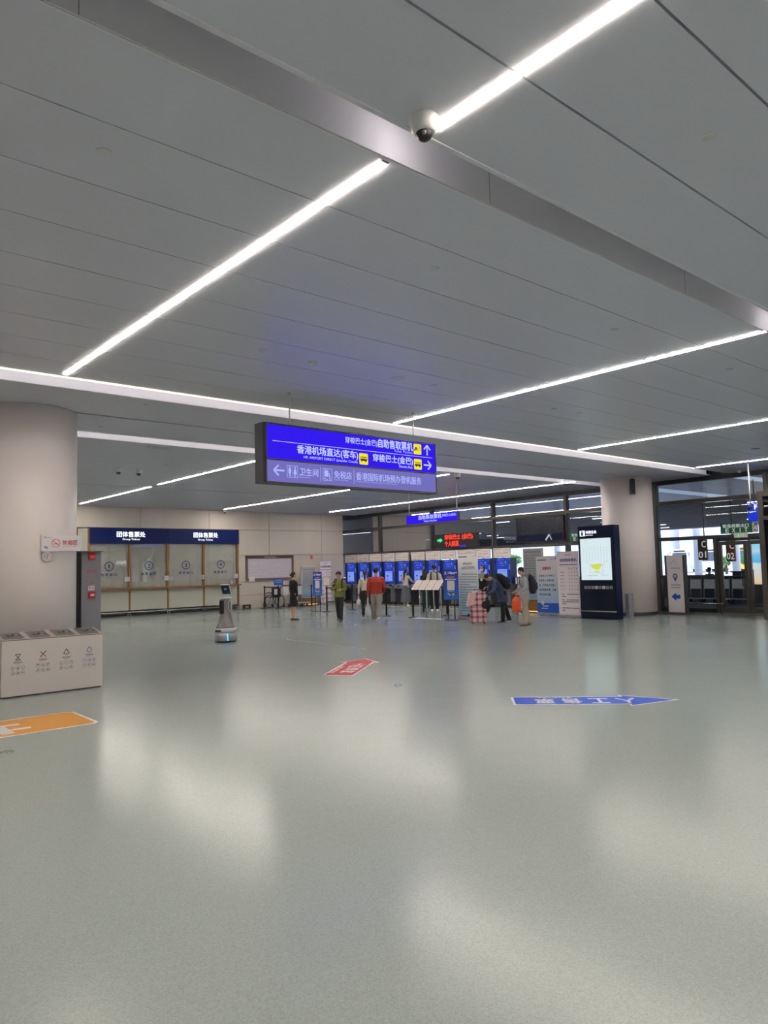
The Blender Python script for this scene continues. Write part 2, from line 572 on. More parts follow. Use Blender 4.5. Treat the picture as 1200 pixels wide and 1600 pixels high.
def text(mb, s, x0, x1, z0, z1, y, m, bold=0.0, M=None, flip=False):
    """flat lettering filling the box x0..x1, z0..z1 on a plane that faces -y"""
    v, f = text_geo(s)
    if not v: return
    a = min(p[0] for p in v); b2 = max(p[0] for p in v); c = min(p[1] for p in v); d = max(p[1] for p in v)
    sx = (x1 - x0) / max(b2 - a, 1e-6); sz = (z1 - z0) / max(d - c, 1e-6)
    for q_, (dx, dz) in enumerate(((0, 0),) if not bold else ((-bold, 0), (bold, 0), (0, -bold * 0.7), (0, bold * 0.7))):
        mb.add([(x0 + (p[0] + dx - a) * sx, y - q_ * 0.0003, z0 + (p[1] + dz - c) * sz) for p in v], f, m, M)

def scrawl(mb, x0, x1, z0, z1, y, m, n, rnd, fill=0.86):
    """a row of small print too small to read: n tiny glyph shapes of short strokes"""
    w = (x1 - x0) / n
    h = z1 - z0
    for i in range(n):
        if rnd.random() > fill + 0.08: continue
        a = x0 + i * w + w * 0.08; b2 = x0 + (i + 1) * w - w * 0.12
        t = h * 0.16
        for zz in rnd.sample((0.0, 0.28, 0.55, 0.84), 3):
            mb.quad(a, b2, z0 + zz * h, z0 + zz * h + t, y, m)
        k = a + (b2 - a) * rnd.choice((0.1, 0.4, 0.6))
        mb.quad(k, k + w * 0.16, z0, z1, y, m)

def lines(mb, x0, x1, z0, z1, y, m, rnd, gaps=0.1):
    """a line of fine print as broken dashes"""
    x = x0
    while x < x1 - 0.01:
        l = min(rnd.uniform(0.03, 0.12), x1 - x)
        if rnd.random() > gaps: mb.quad(x, x + l * 0.92, z0, z1, y, m)
        x += l

def rect_frame(mb, x0, x1, z0, z1, w, y0, y1, m):
    mb.box(x0, x1, y0, y1, z1 - w, z1, m); mb.box(x0, x1, y0, y1, z0, z0 + w, m)
    mb.box(x0, x0 + w, y0, y1, z0 + w, z1 - w, m); mb.box(x1 - w, x1, y0, y1, z0 + w, z1 - w, m)

def ring(mb, cx, cz, r, t, y, m, n=24, a0=0, a1=360):
    for i in range(n):
        a = math.radians(a0 + (a1 - a0) * i / n); b2 = math.radians(a0 + (a1 - a0) * (i + 1) / n)
        mb.add([(cx + r * math.cos(a), y, cz + r * math.sin(a)), (cx + (r + t) * math.cos(a), y, cz + (r + t) * math.sin(a)),
                (cx + (r + t) * math.cos(b2), y, cz + (r + t) * math.sin(b2)), (cx + r * math.cos(b2), y, cz + r * math.sin(b2))],
               [(0, 1, 2, 3)], m)

def disc(mb, cx, cz, r, y, m, n=20):
    mb.poly([(cx + r * math.cos(2 * PI * i / n), y, cz + r * math.sin(2 * PI * i / n)) for i in range(n)], m)

def stroke(mb, a, b2, t, y, m):
    a = Vector((a[0], a[1])); b2 = Vector((b2[0], b2[1]))
    d = (b2 - a).normalized(); p = Vector((-d.y, d.x)) * t / 2
    q = [a - p, b2 - p, b2 + p, a + p]
    mb.poly([(k.x, y, k.y) for k in q], m)

WEST = -PI / 2      # a front that faces the hall from the glazed side (towards -x)
SOUTH = 0.0         # a front that faces -y
# ================================================================== THE HALL
ZC = 4.4              # ceiling height
XF = 23.4             # glazed side
YW = 29.2             # ticket wall
X0, X1, Y0, Y1 = -9.0, XF, -14.0, 34.0

mb = MB()
mb.box(X0, XF, Y0, Y1, -0.15, 0.0, 'floor_vinyl')
struct(mb, 'floor')

# ceiling planks (they run along x), with the grooves and slots left open
grooves = [(3.15, 3.47, 0.42), (10.27, 10.85, 0.32), (13.96, 14.61, 0.30)]
mb = MB()
def planks(y0, y1, pitch, gap, anchor=None):
    y = y0
    while y < y1 - 0.02:
        e = min(y + pitch, y1)
        mb.box(X0, XF, y + gap / 2 if y > y0 else y, e - (gap / 2 if e < y1 else 0), ZC, ZC + 0.03, 'ceiling_metal')
        y = e
y = 3.15
planks(3.15 - 0.76 * 22, 3.15, 0.76, 0.016)
planks(3.47, 10.27, 0.7556, 0.012)
planks(10.85, 12.40, 1.55, 0.008)
planks(12.47, 13.96, 1.49, 0.008)
planks(14.61, 22.22, 1.52, 0.006)
planks(22.28, YW + 0.3, 1.8, 0.006)
struct(mb, 'ceiling')
mb = MB()
mb.box(X0, XF, Y0, Y1, ZC + 0.50, ZC + 0.6, 'void_black')
for a, b2 in ((Y0, 3.1), (3.52, 10.2), (10.92, 13.9), (14.68, Y1)):
    mb.box(X0, XF, a, b2, ZC + 0.075, ZC + 0.09, 'void_black')
struct(mb, 'trim_1')

# troughs of the grooves: white far face, top and near face; thin bright lips at ceiling level
for i, (a, b2, d) in enumerate(grooves):
    mb = MB()
    mb.box(X0, 23.0, b2 - 0.012, b2 - 0.004, ZC - 0.002, ZC + d, 'groove_white')
    mb.box(X0, 23.0, a + 0.004, a + 0.010, ZC - 0.002, ZC + d, 'groove_white')
    mb.box(X0, 23.0, a, b2, ZC + d, ZC + d + 0.02, 'groove_white')
    mb.box(X0, 23.0, a - 0.03, a, ZC - 0.008, ZC, 'groove_white')
    mb.box(X0, 23.0, b2, b2 + 0.02, ZC - 0.005, ZC, 'groove_white')
    if i == 0:
        for xx in range(-8, 23, 3):
            mb.box(xx + 0.11, xx + 0.116, b2 - 0.0135, b2 - 0.012, ZC, ZC + d, 'pillar_joint')
    struct(mb, 'trim_%d' % (i + 2))
mb = MB()
mb.box(X0 + 0.2, 21.0, 10.215, 10.255, ZC - 0.012, ZC + 0.0, 'lamp_cove')
o = mb.build('cove_light')
tagp(o, 'thin continuous warm LED line along the near edge of the wide ceiling groove', 'light')

# light inside the grooves: hidden lines on the near face, added emitters for the scallops in the front groove
for a, z, nm in ((10.30, ZC + 0.20, 'behind the bright cove line'), (13.99, ZC + 0.20, 'of the groove over the group ticket hall')):
    k = MB(); k.box(X0 + 0.2, 22.6, a, a + 0.02, z, z + 0.03, 'lamp_groove')
    tagp(k.build('groove_light'), 'hidden light line inside the ceiling groove ' + nm, 'light')
for x in (-2.8, 3.115, 9.1, 15.0, 20.9):
    for yy, wd in ((3.162, 'near'),):
        k = MB(); k.box(x - 0.10, x + 0.10, yy, yy + 0.01, ZC + 0.05, ZC + 0.075, 'scallop_emitter')
        tagp(k.build('scallop_emitter'), 'added emitter for a light scallop inside the front ceiling groove, on its %s side' % wd, 'light', 'added scallop emitters on the %s side of the front groove' % wd)

# hall walls
mb = MB()
mb.box(X0 - 0.3, X0, Y0, Y1, 0, ZC + 0.6, 'stone_wall'); struct(mb, 'wall_left')
mb = MB()
mb.box(X0, XF, Y0 - 0.3, Y0, 0, ZC + 0.6, 'stone_wall'); struct(mb, 'wall_back')

# ticket wall: stone slabs with open joints around the counter opening
mb = MB()
zs = [0, 0.6, 1.2, 2.41, 3.55, ZC]
xs = [-9.0, -6.09, -3.06, -0.03, 3.0, 6.0, 8.98, 12.01, 15.09, 18.12, 21.12, 22.45]
g = 0.009
def slab(a, b2, c, d):
    if b2 - a > 0.03 and d - c > 0.03:
        mb.box(a + g, b2 - g, YW, YW + 0.10, c + g, d - g, 'stone_wall')
for i in range(len(xs) - 1):
    for j in range(len(zs) - 1):
        a, b2, c, d = xs[i], xs[i + 1], zs[j], zs[j + 1]
        if zs[j] < 3.5 and b2 > 9.40 and a < 16.52:
            slab(a, min(b2, 9.40), c, d) if a < 9.40 else None
            slab(max(a, 16.52), b2, c, d) if b2 > 16.52 else None
        else:
            slab(a, b2, c, d)
mb.box(X0, 9.40, YW + 0.10, YW + 0.2, 0, ZC, 'pillar_joint')
mb.box(16.52, 22.43, YW + 0.10, YW + 0.2, 0, ZC, 'pillar_joint')
mb.box(9.40, 16.52, YW + 0.10, YW + 0.2, 3.55, ZC, 'pillar_joint')
for zz in range(5):
    mb.box(22.35, 22.45, YW + 0.12, Y1, zs[zz] + g, zs[zz + 1] - g, 'stone_wall')
struct(mb, 'wall_front')
mb = MB()
mb.box(9.0, 17.0, YW + 1.2, YW + 1.3, 0, 4.0, 'blind')
mb.box(9.0, 17.0, YW + 0.1, YW + 1.3, 3.2, 3.3, 'blind')
mb.box(9.0, 9.1, YW + 0.2, YW + 1.3, 0, 3.2, 'blind'); mb.box(16.9, 17.0, YW + 0.2, YW + 1.3, 0, 3.2, 'blind')
struct(mb, 'wall_booth')

# ------------------------------------------------------------------ linear ceiling lamps
def strip_light(x, y0, y1, label, m='lamp_cool', w=0.056, split=None):
    t = thing('strip_light', label, 'light', (x, (y0 + y1) / 2, ZC), 0, 'recessed linear ceiling lamps')
    L = (y1 - y0) / 2
    d = MB()
    segs = [(-L + 0.02, L - 0.02)] if split is None else [(-L + 0.02, split - (y0 + y1) / 2 - 0.012), (split - (y0 + y1) / 2 + 0.012, L - 0.02)]
    for a, b2 in segs:
        d.box(-w / 2, w / 2, a, b2, -0.006, -0.002, m)
    d.build('diffuser', t)
    f = MB()
    f.box(-w / 2, w / 2, -L, -L + 0.02, -0.005, 0.0, 'mid_grey'); f.box(-w / 2, w / 2, L - 0.02, L, -0.005, 0.0, 'mid_grey')
    f.box(-w / 2, w / 2, -L + 0.02, L - 0.02, -0.0015, -0.0005, 'mid_grey')
    f.build('lamp_frame', t)
    return t
strip_light(3.115, 3.50, 10.12, 'long warm ceiling light strip pointing from the front groove to the bright cove line', 'lamp_warm', split=7.05)
strip_light(3.115, -3.6, 3.07, 'broad warm ceiling light strip overhead, its end beside the dome camera', 'lamp_warm')
strip_light(9.075, 3.44, 10.16, 'ceiling light strip crossing above the right half of the hanging direction sign', split=6.8)
strip_light(14.96, 3.44, 10.12, 'ceiling light strip that stops in front of the round pillar by the glazing', split=6.8)
strip_light(20.9, 3.44, 10.14, 'ceiling light strip nearest the glazing, above the exit door', split=6.8)
strip_light(9.32, 15.1, 21.35, 'ceiling light strip running out from behind the left end of the hanging sign')
strip_light(9.36, 21.95, 28.5, 'ceiling light strip nearest the group ticket windows')
strip_light(15.5, 14.95, 28.6, 'ceiling light strip over the queue posts ending at the stone wall')
strip_light(20.75, 14.2, 28.0, 'ceiling light strip over the row of ticket kiosks')
for x in (9.1, 15.0, 20.9):
    strip_light(x, -3.6, 3.07, 'ceiling light strip of the near bay, out at the right')
for x in (-2.8,):
    strip_light(x, -3.6, 3.07, 'ceiling light strip of the near bay, out at the left')
    strip_light(x, 3.5, 10.12, 'ceiling light strip of the middle bay, out at the left')
strip_light(2.9, 15.1, 28.3, 'ceiling light strip behind the left round pillar')
for x in (-2.8, 3.1, 9.1, 15.0):
    strip_light(x, -11.0, -4.3, 'ceiling light strip of the bay behind the viewer')

# ------------------------------------------------------------------ round pillars
def pillar(x, y, label, base=True):
    t = thing('round_pillar', label, 'pillar', (x, y, 0), 0)
    p = MB()
    p.lathe([(0.80, 0.10), (0.80, ZC)], 'pillar', 96)
    if x > 9: p.lathe([(0.8004, 1.984), (0.8004, 1.988)], 'pillar_joint', 96)
    p.build('cladding', t)
    q = MB(); q.lathe([(0.78, 0.0), (0.78, 0.10)], 'dark_grey', 64); q.build('base_ring', t)
    return t
pillar(3.34, 12.9, 'large round beige pillar at the left behind the recycling bins')
pillar(21.62, 12.88, 'round beige pillar at the right beside the map totem')

# ------------------------------------------------------------------ glazed side
MUL = [9.2, 12.85, 16.5, 20.15, 23.8, 27.45, 31.1]
mb = MB()
mb.box(XF - 0.06, XF + 0.12, Y0, Y1, ZC - 0.14, ZC + 0.3, 'facade_dark')
struct(mb, 'trim_5')
def mull(y, w=0.13, z0=0.0, z1=ZC - 0.1, m='facade_dark'):
    k = MB()
    k.box(XF - 0.05, XF + 0.12, y - w / 2, y + w / 2, z0, z1, m)
    k.box(XF - 0.07, XF - 0.05, y - w / 2 + 0.02, y + w / 2 - 0.02, z0, z1, 'bronze')
    return k
n = 6
for y in MUL + [5.55, 1.9, -1.75, -5.4, -9.05]:
    struct(mull(y, 0.15), 'trim_%d' % n); n += 1
for z in (3.63, 2.42):
    k = MB(); k.box(XF - 0.06, XF + 0.12, Y0, Y1, z - 0.065, z + 0.055, 'bronze'); struct(k, 'trim_%d' % n); n += 1
k = MB(); k.box(XF - 0.05, XF + 0.10, 10.93, 12.8, 1.10, 1.20, 'bronze'); k.box(XF - 0.04, XF + 0.1, 10.9, 12.8, 0.0, 0.13, 'facade_dark')
k.box(XF - 0.04, XF + 0.1, 12.9, Y1, 0.0, 0.10, 'facade_dark'); k.box(XF - 0.05, XF + 0.1, 12.85, Y1, 1.10, 1.18, 'bronze')
struct(k, 'trim_%d' % n); n += 1
struct(mull(10.85, 0.14, 0, 2.42), 'trim_%d' % n); n += 1
ys = [-14.0, -9.05, -5.4, -1.75, 1.9, 5.55, 9.2] + MUL[1:] + [34.0]
w = 1
for i in range(len(ys) - 1):
    a, b2 = ys[i] + 0.07, ys[i + 1] - 0.07
    for z0, z1, m in ((0.0, 2.36, 'facade_glass'), (2.48, 3.57, 'facade_glass'), (3.69, ZC - 0.12, 'clerestory_glass')):
        if abs(ys[i] - 9.2) < 0.01 and z0 == 0.0:
            a2 = 10.92
        else:
            a2 = a
        k = MB(); k.add([(XF + 0.03, a2, z0), (XF + 0.03, b2, z0), (XF + 0.03, b2, z1), (XF + 0.03, a2, z1)], [(0, 1, 2, 3)], m)
        struct(k, 'window_%d' % w); w += 1
# double door
def leaf(idx, y0, y1, handle_side):
    t = tagp(thing('door_%d' % idx, None, None, (XF, (y0 + y1) / 2, 0)), kind='structure')
    h = (y1 - y0) / 2
    f = MB()
    f.box(-0.05, 0.03, -h, -h + 0.10, 0.02, 2.26, 'bronze'); f.box(-0.05, 0.03, h - 0.10, h, 0.02, 2.26, 'bronze')
    f.box(-0.05, 0.03, -h + 0.1, h - 0.1, 0.02, 0.16, 'bronze'); f.box(-0.05, 0.03, -h + 0.1, h - 0.1, 2.14, 2.26, 'bronze')
    f.build('door_frame', t)
    g2 = MB(); g2.add([(0, -h + 0.1, 0.16), (0, h - 0.1, 0.16), (0, h - 0.1, 2.14), (0, -h + 0.1, 2.14)], [(0, 1, 2, 3)], 'facade_glass')
    g2.build('door_glass', t)
    hd = MB(); y = handle_side * (h - 0.16)
    hd.bar((-0.10, y, 0.85), (-0.10, y, 1.35), 0.014, 'dark_grey'); hd.bar((-0.10, y, 0.88), (-0.05, y, 0.88), 0.01, 'dark_grey'); hd.bar((-0.10, y, 1.32), (-0.05, y, 1.32), 0.01, 'dark_grey')
    hd.build('door_handle', t)
leaf(1, 9.88, 10.76, -1)
leaf(2, 9.28, 9.86, 1)
k = MB(); k.box(XF - 0.06, XF + 0.10, 9.2, 10.85, 2.27, 2.37, 'facade_dark'); struct(k, 'trim_%d' % n); n += 1

# vestibule frame at the right edge (dark glazed box with bronze frame)
vt = thing('glazed_vestibule', 'dark glazed vestibule with a bronze frame at the right edge by the exit', 'vestibule', (21.35, 8.6, 0))
k = MB()
for yy in (0.0, -2.2, -4.4):
    k.box(-0.07, 0.07, yy - 0.09, yy + 0.04, 0, 3.57, 'bronze')
for a, b2 in ((3.42, 3.56), (2.76, 2.87), (0.0, 0.12)):
    k.box(-0.06, 0.06, -4.4, 0.03, a, b2, 'bronze')
k.box(0.06, 2.0, -4.4, -4.3, 0, 3.5, 'bronze')
k.box(0.07, 2.0, -4.4, 0.03, 3.5, 3.555, 'facade_dark')
k.build('vestibule_frame', vt)
k = MB(); k.box(-0.01, 0.01, -4.3, -0.05, 0.12, 2.76, 'dark_glass'); k.box(-0.01, 0.01, -4.3, -0.05, 2.87, 3.42, 'dark_glass'); k.build('tinted_glass', vt)
k = MB(); k.box(1.0, 1.04, -4.2, -0.3, 0.1, 3.4, 'black_plastic'); k.build('dark_backing', vt)  # black panel added to keep the vestibule interior dark

# ------------------------------------------------------------------ ticket counter in the wall
ct = thing('ticket_counter', 'row of four glazed group ticket windows with wooden frames under a navy fascia', 'counter', (9.4, YW, 0))
def cx(x): return x - 9.4
for x in (9.45, 9.93, 11.53, 13.16, 14.79, 16.44):
    k = MB()
    k.box(cx(x) - 0.045, cx(x) + 0.045, -0.06, 0.018, 1.12, 3.52, 'wood_trim')
    k.box(cx(x) - 0.035, cx(x) + 0.035, -0.08, 0.02, 0.22, 1.08, 'wood_trim')
    k.build('wooden_post', ct)
k = MB()
k.box(0, cx(16.52), -0.22, 0.12, 1.075, 1.12, 'wood_trim'); k.box(0, cx(16.52), -0.24, -0.22, 1.07, 1.13, 'wood_trim')
k.build('ledge', ct)
for a, b2 in ((9.5, 9.88), (9.98, 11.48), (11.58, 13.11), (13.21, 14.74), (14.84, 16.39)):
    k = MB(); k.box(cx(a) - 0.02, cx(b2) + 0.02, 0.0, 0.012, 1.12, 2.93 if a > 9.6 else 3.5, 'counter_glass' if a > 9.6 else 'back_glass'); k.build('glass_pane', ct)
    k = MB(); k.box(cx(a) - 0.02, cx(b2) + 0.02, -0.045, 0.0, 0.23, 1.07, 'back_glass'); k.build('lower_panel', ct)
k = MB(); k.box(0.1, cx(16.45), 0.035, 0.045, 1.13, 3.3, 'blind'); k.build('roller_blind', ct)
k = MB()
for a, b2 in ((9.93, 13.165), (13.175, 16.49)):
    k.box(cx(a), cx(b2), -0.10, 0.05, 2.91, 3.53, 'navy')
k.box(0.5, cx(16.52), -0.05, 0.1, 3.53, 3.56, 'dark_grey')
fa = k.build('fascia', ct)
k = MB()
text(k, '团体售票处', cx(10.99), cx(12.16), 3.18, 3.40, -0.106, 'white_lit', 0.03)
text(k, 'Group Tickets', cx(11.22), cx(11.93), 3.03, 3.13, -0.106, 'white_lit', 0.02)
text(k, '团体售票处', cx(14.30), cx(15.45), 3.18, 3.40, -0.106, 'white_lit', 0.03)
text(k, 'Group Tickets', cx(14.50), cx(15.20), 3.03, 3.13, -0.106, 'white_lit', 0.02)
k.build('lettering', fa)
for q, (x, lx) in enumerate(((10.72, 10.40), (12.36, 12.03), (13.99, 13.67), (15.63, 15.30))):
    k = MB()
    ring(k, cx(x), 2.01, 0.155, 0.03, -0.003, 'blue_text')
    text(k, '1234'[q], cx(x) - (0.016 if q == 0 else 0.05), cx(x) + (0.016 if q == 0 else 0.05), 1.93, 2.09, -0.003, 'blue_text', 0.02)
    for c, chn in enumerate('售票窗口'):
        text(k, chn, cx(lx) + c * 0.172, cx(lx) + c * 0.172 + 0.11, 1.63, 1.73, -0.003, 'blue_text', 0.02)
    k.build('window_lettering', ct)
rnd = random.Random(3)
for x in (11.42, 13.07, 14.70, 16.32):
    k = MB()
    k.box(cx(x) - 0.10, cx(x) + 0.10, -0.085, -0.075, 1.39, 1.58, 'paper')
    rect_frame(k, cx(x) - 0.04, cx(x) + 0.05, 1.45, 1.53, 0.012, -0.088, -0.085, 'ink_soft')
    k.build('paper_notice', ct)
for x in (11.65, 13.31, 14.93):
    k = MB()
    k.box(cx(x) - 0.09, cx(x) + 0.09, -0.03, -0.02, 1.41, 1.50, 'paper')
    lines(k, cx(x) - 0.08, cx(x) + 0.08, 1.45, 1.465, -0.032, 'ink_soft', rnd)
    k.build('paper_notice', ct)
k = MB()
k.bar((0.3, -0.35, 0.17), (cx(16.45), -0.35, 0.17), 0.022, 'silver')
for x in (10.0, 11.35, 11.45, 13.0, 13.1, 14.6, 14.7, 16.2, 16.3):
    k.bar((cx(x), -0.35, 0.0), (cx(x), -0.35, 0.17), 0.016, 'silver')
k.build('foot_rail', ct)
k = MB(); k.lathe([(0.035, 0), (0.045, 0.12), (0.038, 0.13)], 'white_plastic', 14)
o = k.build('paper_cup', loc=(16.08, YW - 0.13, 1.131)); tagp(o, 'small white paper cup on the counter ledge of window 4', 'cup')
k = MB(); text(k, '09:00', -0.2, 0.2, 0, 0.13, 0, 'led_white', 0.02)  # reflected clock in the glass, put in as glowing digits
o = k.build('clock_reflection', loc=(11.22, YW + 0.028, 2.08)); tagp(o, 'clock reflection put in as glowing white figures behind the glass between windows 1 and 2', 'clock')

# notice board, low black box, alarm on the wall
nb = thing('notice_board', 'wide brown framed notice board on the stone wall behind the wheelchair', 'notice board', (18.14, YW, 1.82))
k = MB(); rect_frame(k, -1.28, 1.28, -0.57, 0.57, 0.10, -0.07, 0.0, 'board_brown'); k.box(-1.28, 1.28, -0.07, 0.0, 0.42, 0.52, 'board_brown'); k.build('board_frame', nb)
k = MB(); k.box(-1.19, 1.19, -0.04, 0.0, -0.48, 0.43, 'board_lilac')
for r in range(9):
    for c in range(4):
        if (r + c) % 3: lines(k, -1.1 + c * 0.56, -0.62 + c * 0.56, 0.33 - r * 0.09, 0.34 - r * 0.09, -0.042, 'paper', rnd, 0.3)
k.build('board_panel', nb)
k = MB(); scrawl(k, -0.33, 0.33, 0.455, 0.515, -0.072, 'white_plastic', 7, rnd); k.build('board_lettering', nb)
k = MB(); k.box(-0.14, 0.14, -0.09, -0.07, -0.62, -0.42, 'paper'); lines(k, -0.1, 0.1, -0.5, -0.49, -0.092, 'ink_soft', rnd); lines(k, -0.1, 0.1, -0.55, -0.54, -0.092, 'ink_soft', rnd)
o = k.build('paper_notice', nb); o.location = (-1.0, 0, 0)
k = MB(); k.box(-0.18, 0.18, -0.12, 0.0, 0, 0.19, 'black_plastic'); k.box(-0.10, 0.05, -0.125, -0.12, 0.05, 0.12, 'mid_grey')
o = k.build('floor_outlet_box', loc=(16.88, YW, 0)); tagp(o, 'low black box on the floor against the stone wall', 'box')
k = MB(); k.box(-0.05, 0.05, -0.05, 0, -0.07, 0.07, 'red_paint'); k.box(-0.03, 0.03, -0.054, -0.05, -0.03, 0.03, 'white_plastic')
o = k.build('fire_alarm', loc=(20.5, YW, 2.27)); tagp(o, 'small red fire alarm high on the stone wall right of the notice board', 'alarm')
# ================================================================== HANGING SIGNS
S = 1.0
hs = thing('hanging_direction_sign', 'large hanging blue and lavender direction sign with arrows and bus icons', 'sign', (7.43, 9.2, 3.435))
def lx(x): return x - 7.43
def lz(z): return z - 3.435
k = MB()
k.box(lx(5.62), lx(9.20), 0.004, 0.22, lz(2.985), lz(3.885), 'dark_grey')
rect_frame(k, lx(5.66), lx(9.19), lz(2.985), lz(3.885), 0.022, -0.02, 0.004, 'dark_grey')
k.box(lx(5.66), lx(9.19), -0.02, 0.004, lz(3.325), lz(3.35), 'dark_grey')
k.build('sign_case', hs)
k = MB(); k.box(lx(5.685), lx(9.165), -0.012, 0.0, lz(3.35), lz(3.86), 'sign_blue'); k.build('upper_panel', hs)
k = MB(); k.box(lx(5.685), lx(9.165), -0.012, 0.0, lz(3.01), lz(3.325), 'sign_lavender'); k.build('lower_panel', hs)
yy = -0.0135
rows = [('穿梭巴士(金巴)', 7.149, 7.82, 3.695, 3.815, 'sign_text', 0.015), ('自助售取票机', 7.84, 8.622, 3.70, 3.845, 'sign_text', 0.03),
        ('Ticket  Machine', 8.195, 8.618, 3.652, 3.692, 'sign_text', 0.0),
        ('香港机场直达(客车)', 6.218, 7.403, 3.445, 3.595, 'sign_text', 0.03), ('HK AIRPORT DIRECT (transfer Coach)', 6.339, 7.388, 3.385, 3.436, 'sign_text', 0.015),
        ('穿梭巴士(金巴)', 7.718, 8.621, 3.44, 3.585, 'sign_text', 0.03), ('Shuttle Bus', 8.297, 8.608, 3.393, 3.436, 'sign_text', 0.015),
        ('卫生间', 6.256, 6.604, 3.127, 3.243, 'sign_text_dim', 0.02), ('Restrooms', 6.254, 6.45, 3.092, 3.118, 'sign_text_dim', 0.0),
        ('免税店', 6.911, 7.266, 3.124, 3.243, 'sign_text_dim', 0.02), ('Duty Free Shop', 6.908, 7.187, 3.086, 3.115, 'sign_text_dim', 0.0),
        ('香港国际机场预办登机服务', 7.354, 8.806, 3.122, 3.25, 'sign_text_dim', 0.02), ('Hong Kong International Airport Check-in Service', 7.352, 8.25, 3.084, 3.114, 'sign_text_dim', 0.0)]
for s_, a, b2, c, d, m_, bo in rows:
    k = MB(); text(k, s_, lx(a), lx(b2), lz(c), lz(d), yy, m_, bo); k.build('lettering', hs)
k = MB(); k.quad(lx(5.782), lx(9.091), lz(3.614), lz(3.622), yy, 'sign_text'); k.build('dividing_line', hs)
for a in (6.65, 7.31):
    k = MB(); k.quad(lx(a) - 0.004, lx(a) + 0.004, lz(3.06), lz(3.285), yy, 'sign_text_dim'); k.build('dividing_line', hs)
def arrow(cx_, cz, r, ang, m_):
    k = MB(); ca, sa = math.cos(ang), math.sin(ang)
    def P(u, v): return (cx_ + u * ca - v * sa, cz + u * sa + v * ca)
    stroke(k, P(-r, 0), P(r * 0.85, 0), r * 0.30, yy, m_)
    stroke(k, P(r, 0), P(r * 0.1, r * 0.85), r * 0.30, yy - 0.0003, m_); stroke(k, P(r, 0), P(r * 0.1, -r * 0.85), r * 0.30, yy - 0.0006, m_)
    k.build('arrow', hs)
arrow(lx(8.972), lz(3.745), 0.09, PI / 2, 'sign_text'); arrow(lx(8.972), lz(3.48), 0.09, 0, 'sign_text'); arrow(lx(5.892), lz(3.18), 0.092, PI, 'sign_text_dim')
def bus_icon(cx_, cz, kind):
    k = MB()
    r = 0.02; w_, h_ = 0.092, 0.092
    pts = []
    for qx, qz, a in ((w_ - r, h_ - r, 0), (-w_ + r, h_ - r, 90), (-w_ + r, -h_ + r, 180), (w_ - r, -h_ + r, 270)):
        for i in range(4):
            t_ = math.radians(a + 30 * i); pts.append((cx_ + qx + r * math.cos(t_), yy, cz + qz + r * math.sin(t_)))
    k.poly(pts, 'sign_yellow')
    y2 = yy - 0.001; I = 'ink'
    if kind == 'bus':
        k.quad(cx_ - 0.07, cx_ + 0.07, cz - 0.03, cz + 0.002, y2, I); k.quad(cx_ - 0.07, cx_ + 0.07, cz + 0.026, cz + 0.036, y2, I)
        for i in range(6): k.quad(cx_ - 0.07 + i * 0.0264, cx_ - 0.062 + i * 0.0264, cz, cz + 0.03, y2, I)
        disc(k, cx_ - 0.04, cz - 0.034, 0.015, y2 - 0.0005, I, 12); disc(k, cx_ + 0.04, cz - 0.034, 0.015, y2 - 0.0005, I, 12)
    else:
        k.quad(cx_ - 0.08, cx_ - 0.005, cz - 0.03, cz, y2, I)
        disc(k, cx_ - 0.035, cz + 0.005, 0.032, y2 - 0.0004, I, 14); k.quad(cx_ - 0.045, cx_ - 0.022, cz - 0.03, cz - 0.008, y2 - 0.0008, 'sign_yellow')
        ring(k, cx_ + 0.03, cz + 0.01, 0.035, 0.006, y2, I, 18, -100, 100); stroke(k, (cx_ + 0.0, cz - 0.02), (cx_ + 0.05, cz + 0.04), 0.006, y2 - 0.0004, I)
    k.build('icon', hs)
bus_icon(lx(8.739), lz(3.745), 'ticket'); bus_icon(lx(7.521), lz(3.477), 'bus'); bus_icon(lx(8.74), lz(3.479), 'bus')
k = MB()
rect_frame(k, lx(6.031), lx(6.226), lz(3.083), lz(3.268), 0.007, yy - 0.0002, yy + 0.001, 'sign_text_dim')
for px_, sk in ((6.08, 0), (6.175, 1)):
    disc(k, lx(px_), lz(3.238), 0.015, yy, 'sign_text_dim', 12)
    if sk: k.poly([(lx(px_) - 0.032, yy, lz(3.14)), (lx(px_) + 0.032, yy, lz(3.14)), (lx(px_) + 0.014, yy, lz(3.218)), (lx(px_) - 0.014, yy, lz(3.218))], 'sign_text_dim')
    else: k.quad(lx(px_) - 0.024, lx(px_) + 0.024, lz(3.15), lz(3.218), yy, 'sign_text_dim')
    k.quad(lx(px_) - 0.014, lx(px_) - 0.003, lz(3.10), lz(3.15), yy, 'sign_text_dim'); k.quad(lx(px_) + 0.003, lx(px_) + 0.014, lz(3.10), lz(3.15), yy, 'sign_text_dim')
k.quad(lx(6.126), lx(6.131), lz(3.10), lz(3.25), yy, 'sign_text_dim')
k.build('icon', hs)
k = MB()
rect_frame(k, lx(6.694), lx(6.871), lz(3.078), lz(3.267), 0.007, yy - 0.0002, yy + 0.001, 'sign_text_dim')
k.quad(lx(6.72), lx(6.80), lz(3.14), lz(3.235), yy, 'sign_text_dim'); ring(k, lx(6.76), lz(3.235), 0.018, 0.006, yy, 'sign_text_dim', 12, 0, 180)
stroke(k, (lx(6.71), lz(3.12)), (lx(6.78), lz(3.09)), 0.012, yy, 'sign_text_dim'); stroke(k, (lx(6.82), lz(3.20)), (lx(6.82), lz(3.12)), 0.016, yy, 'sign_text_dim'); ring(k, lx(6.83), lz(3.105), 0.014, 0.006, yy, 'sign_text_dim', 12)
k.build('icon', hs)
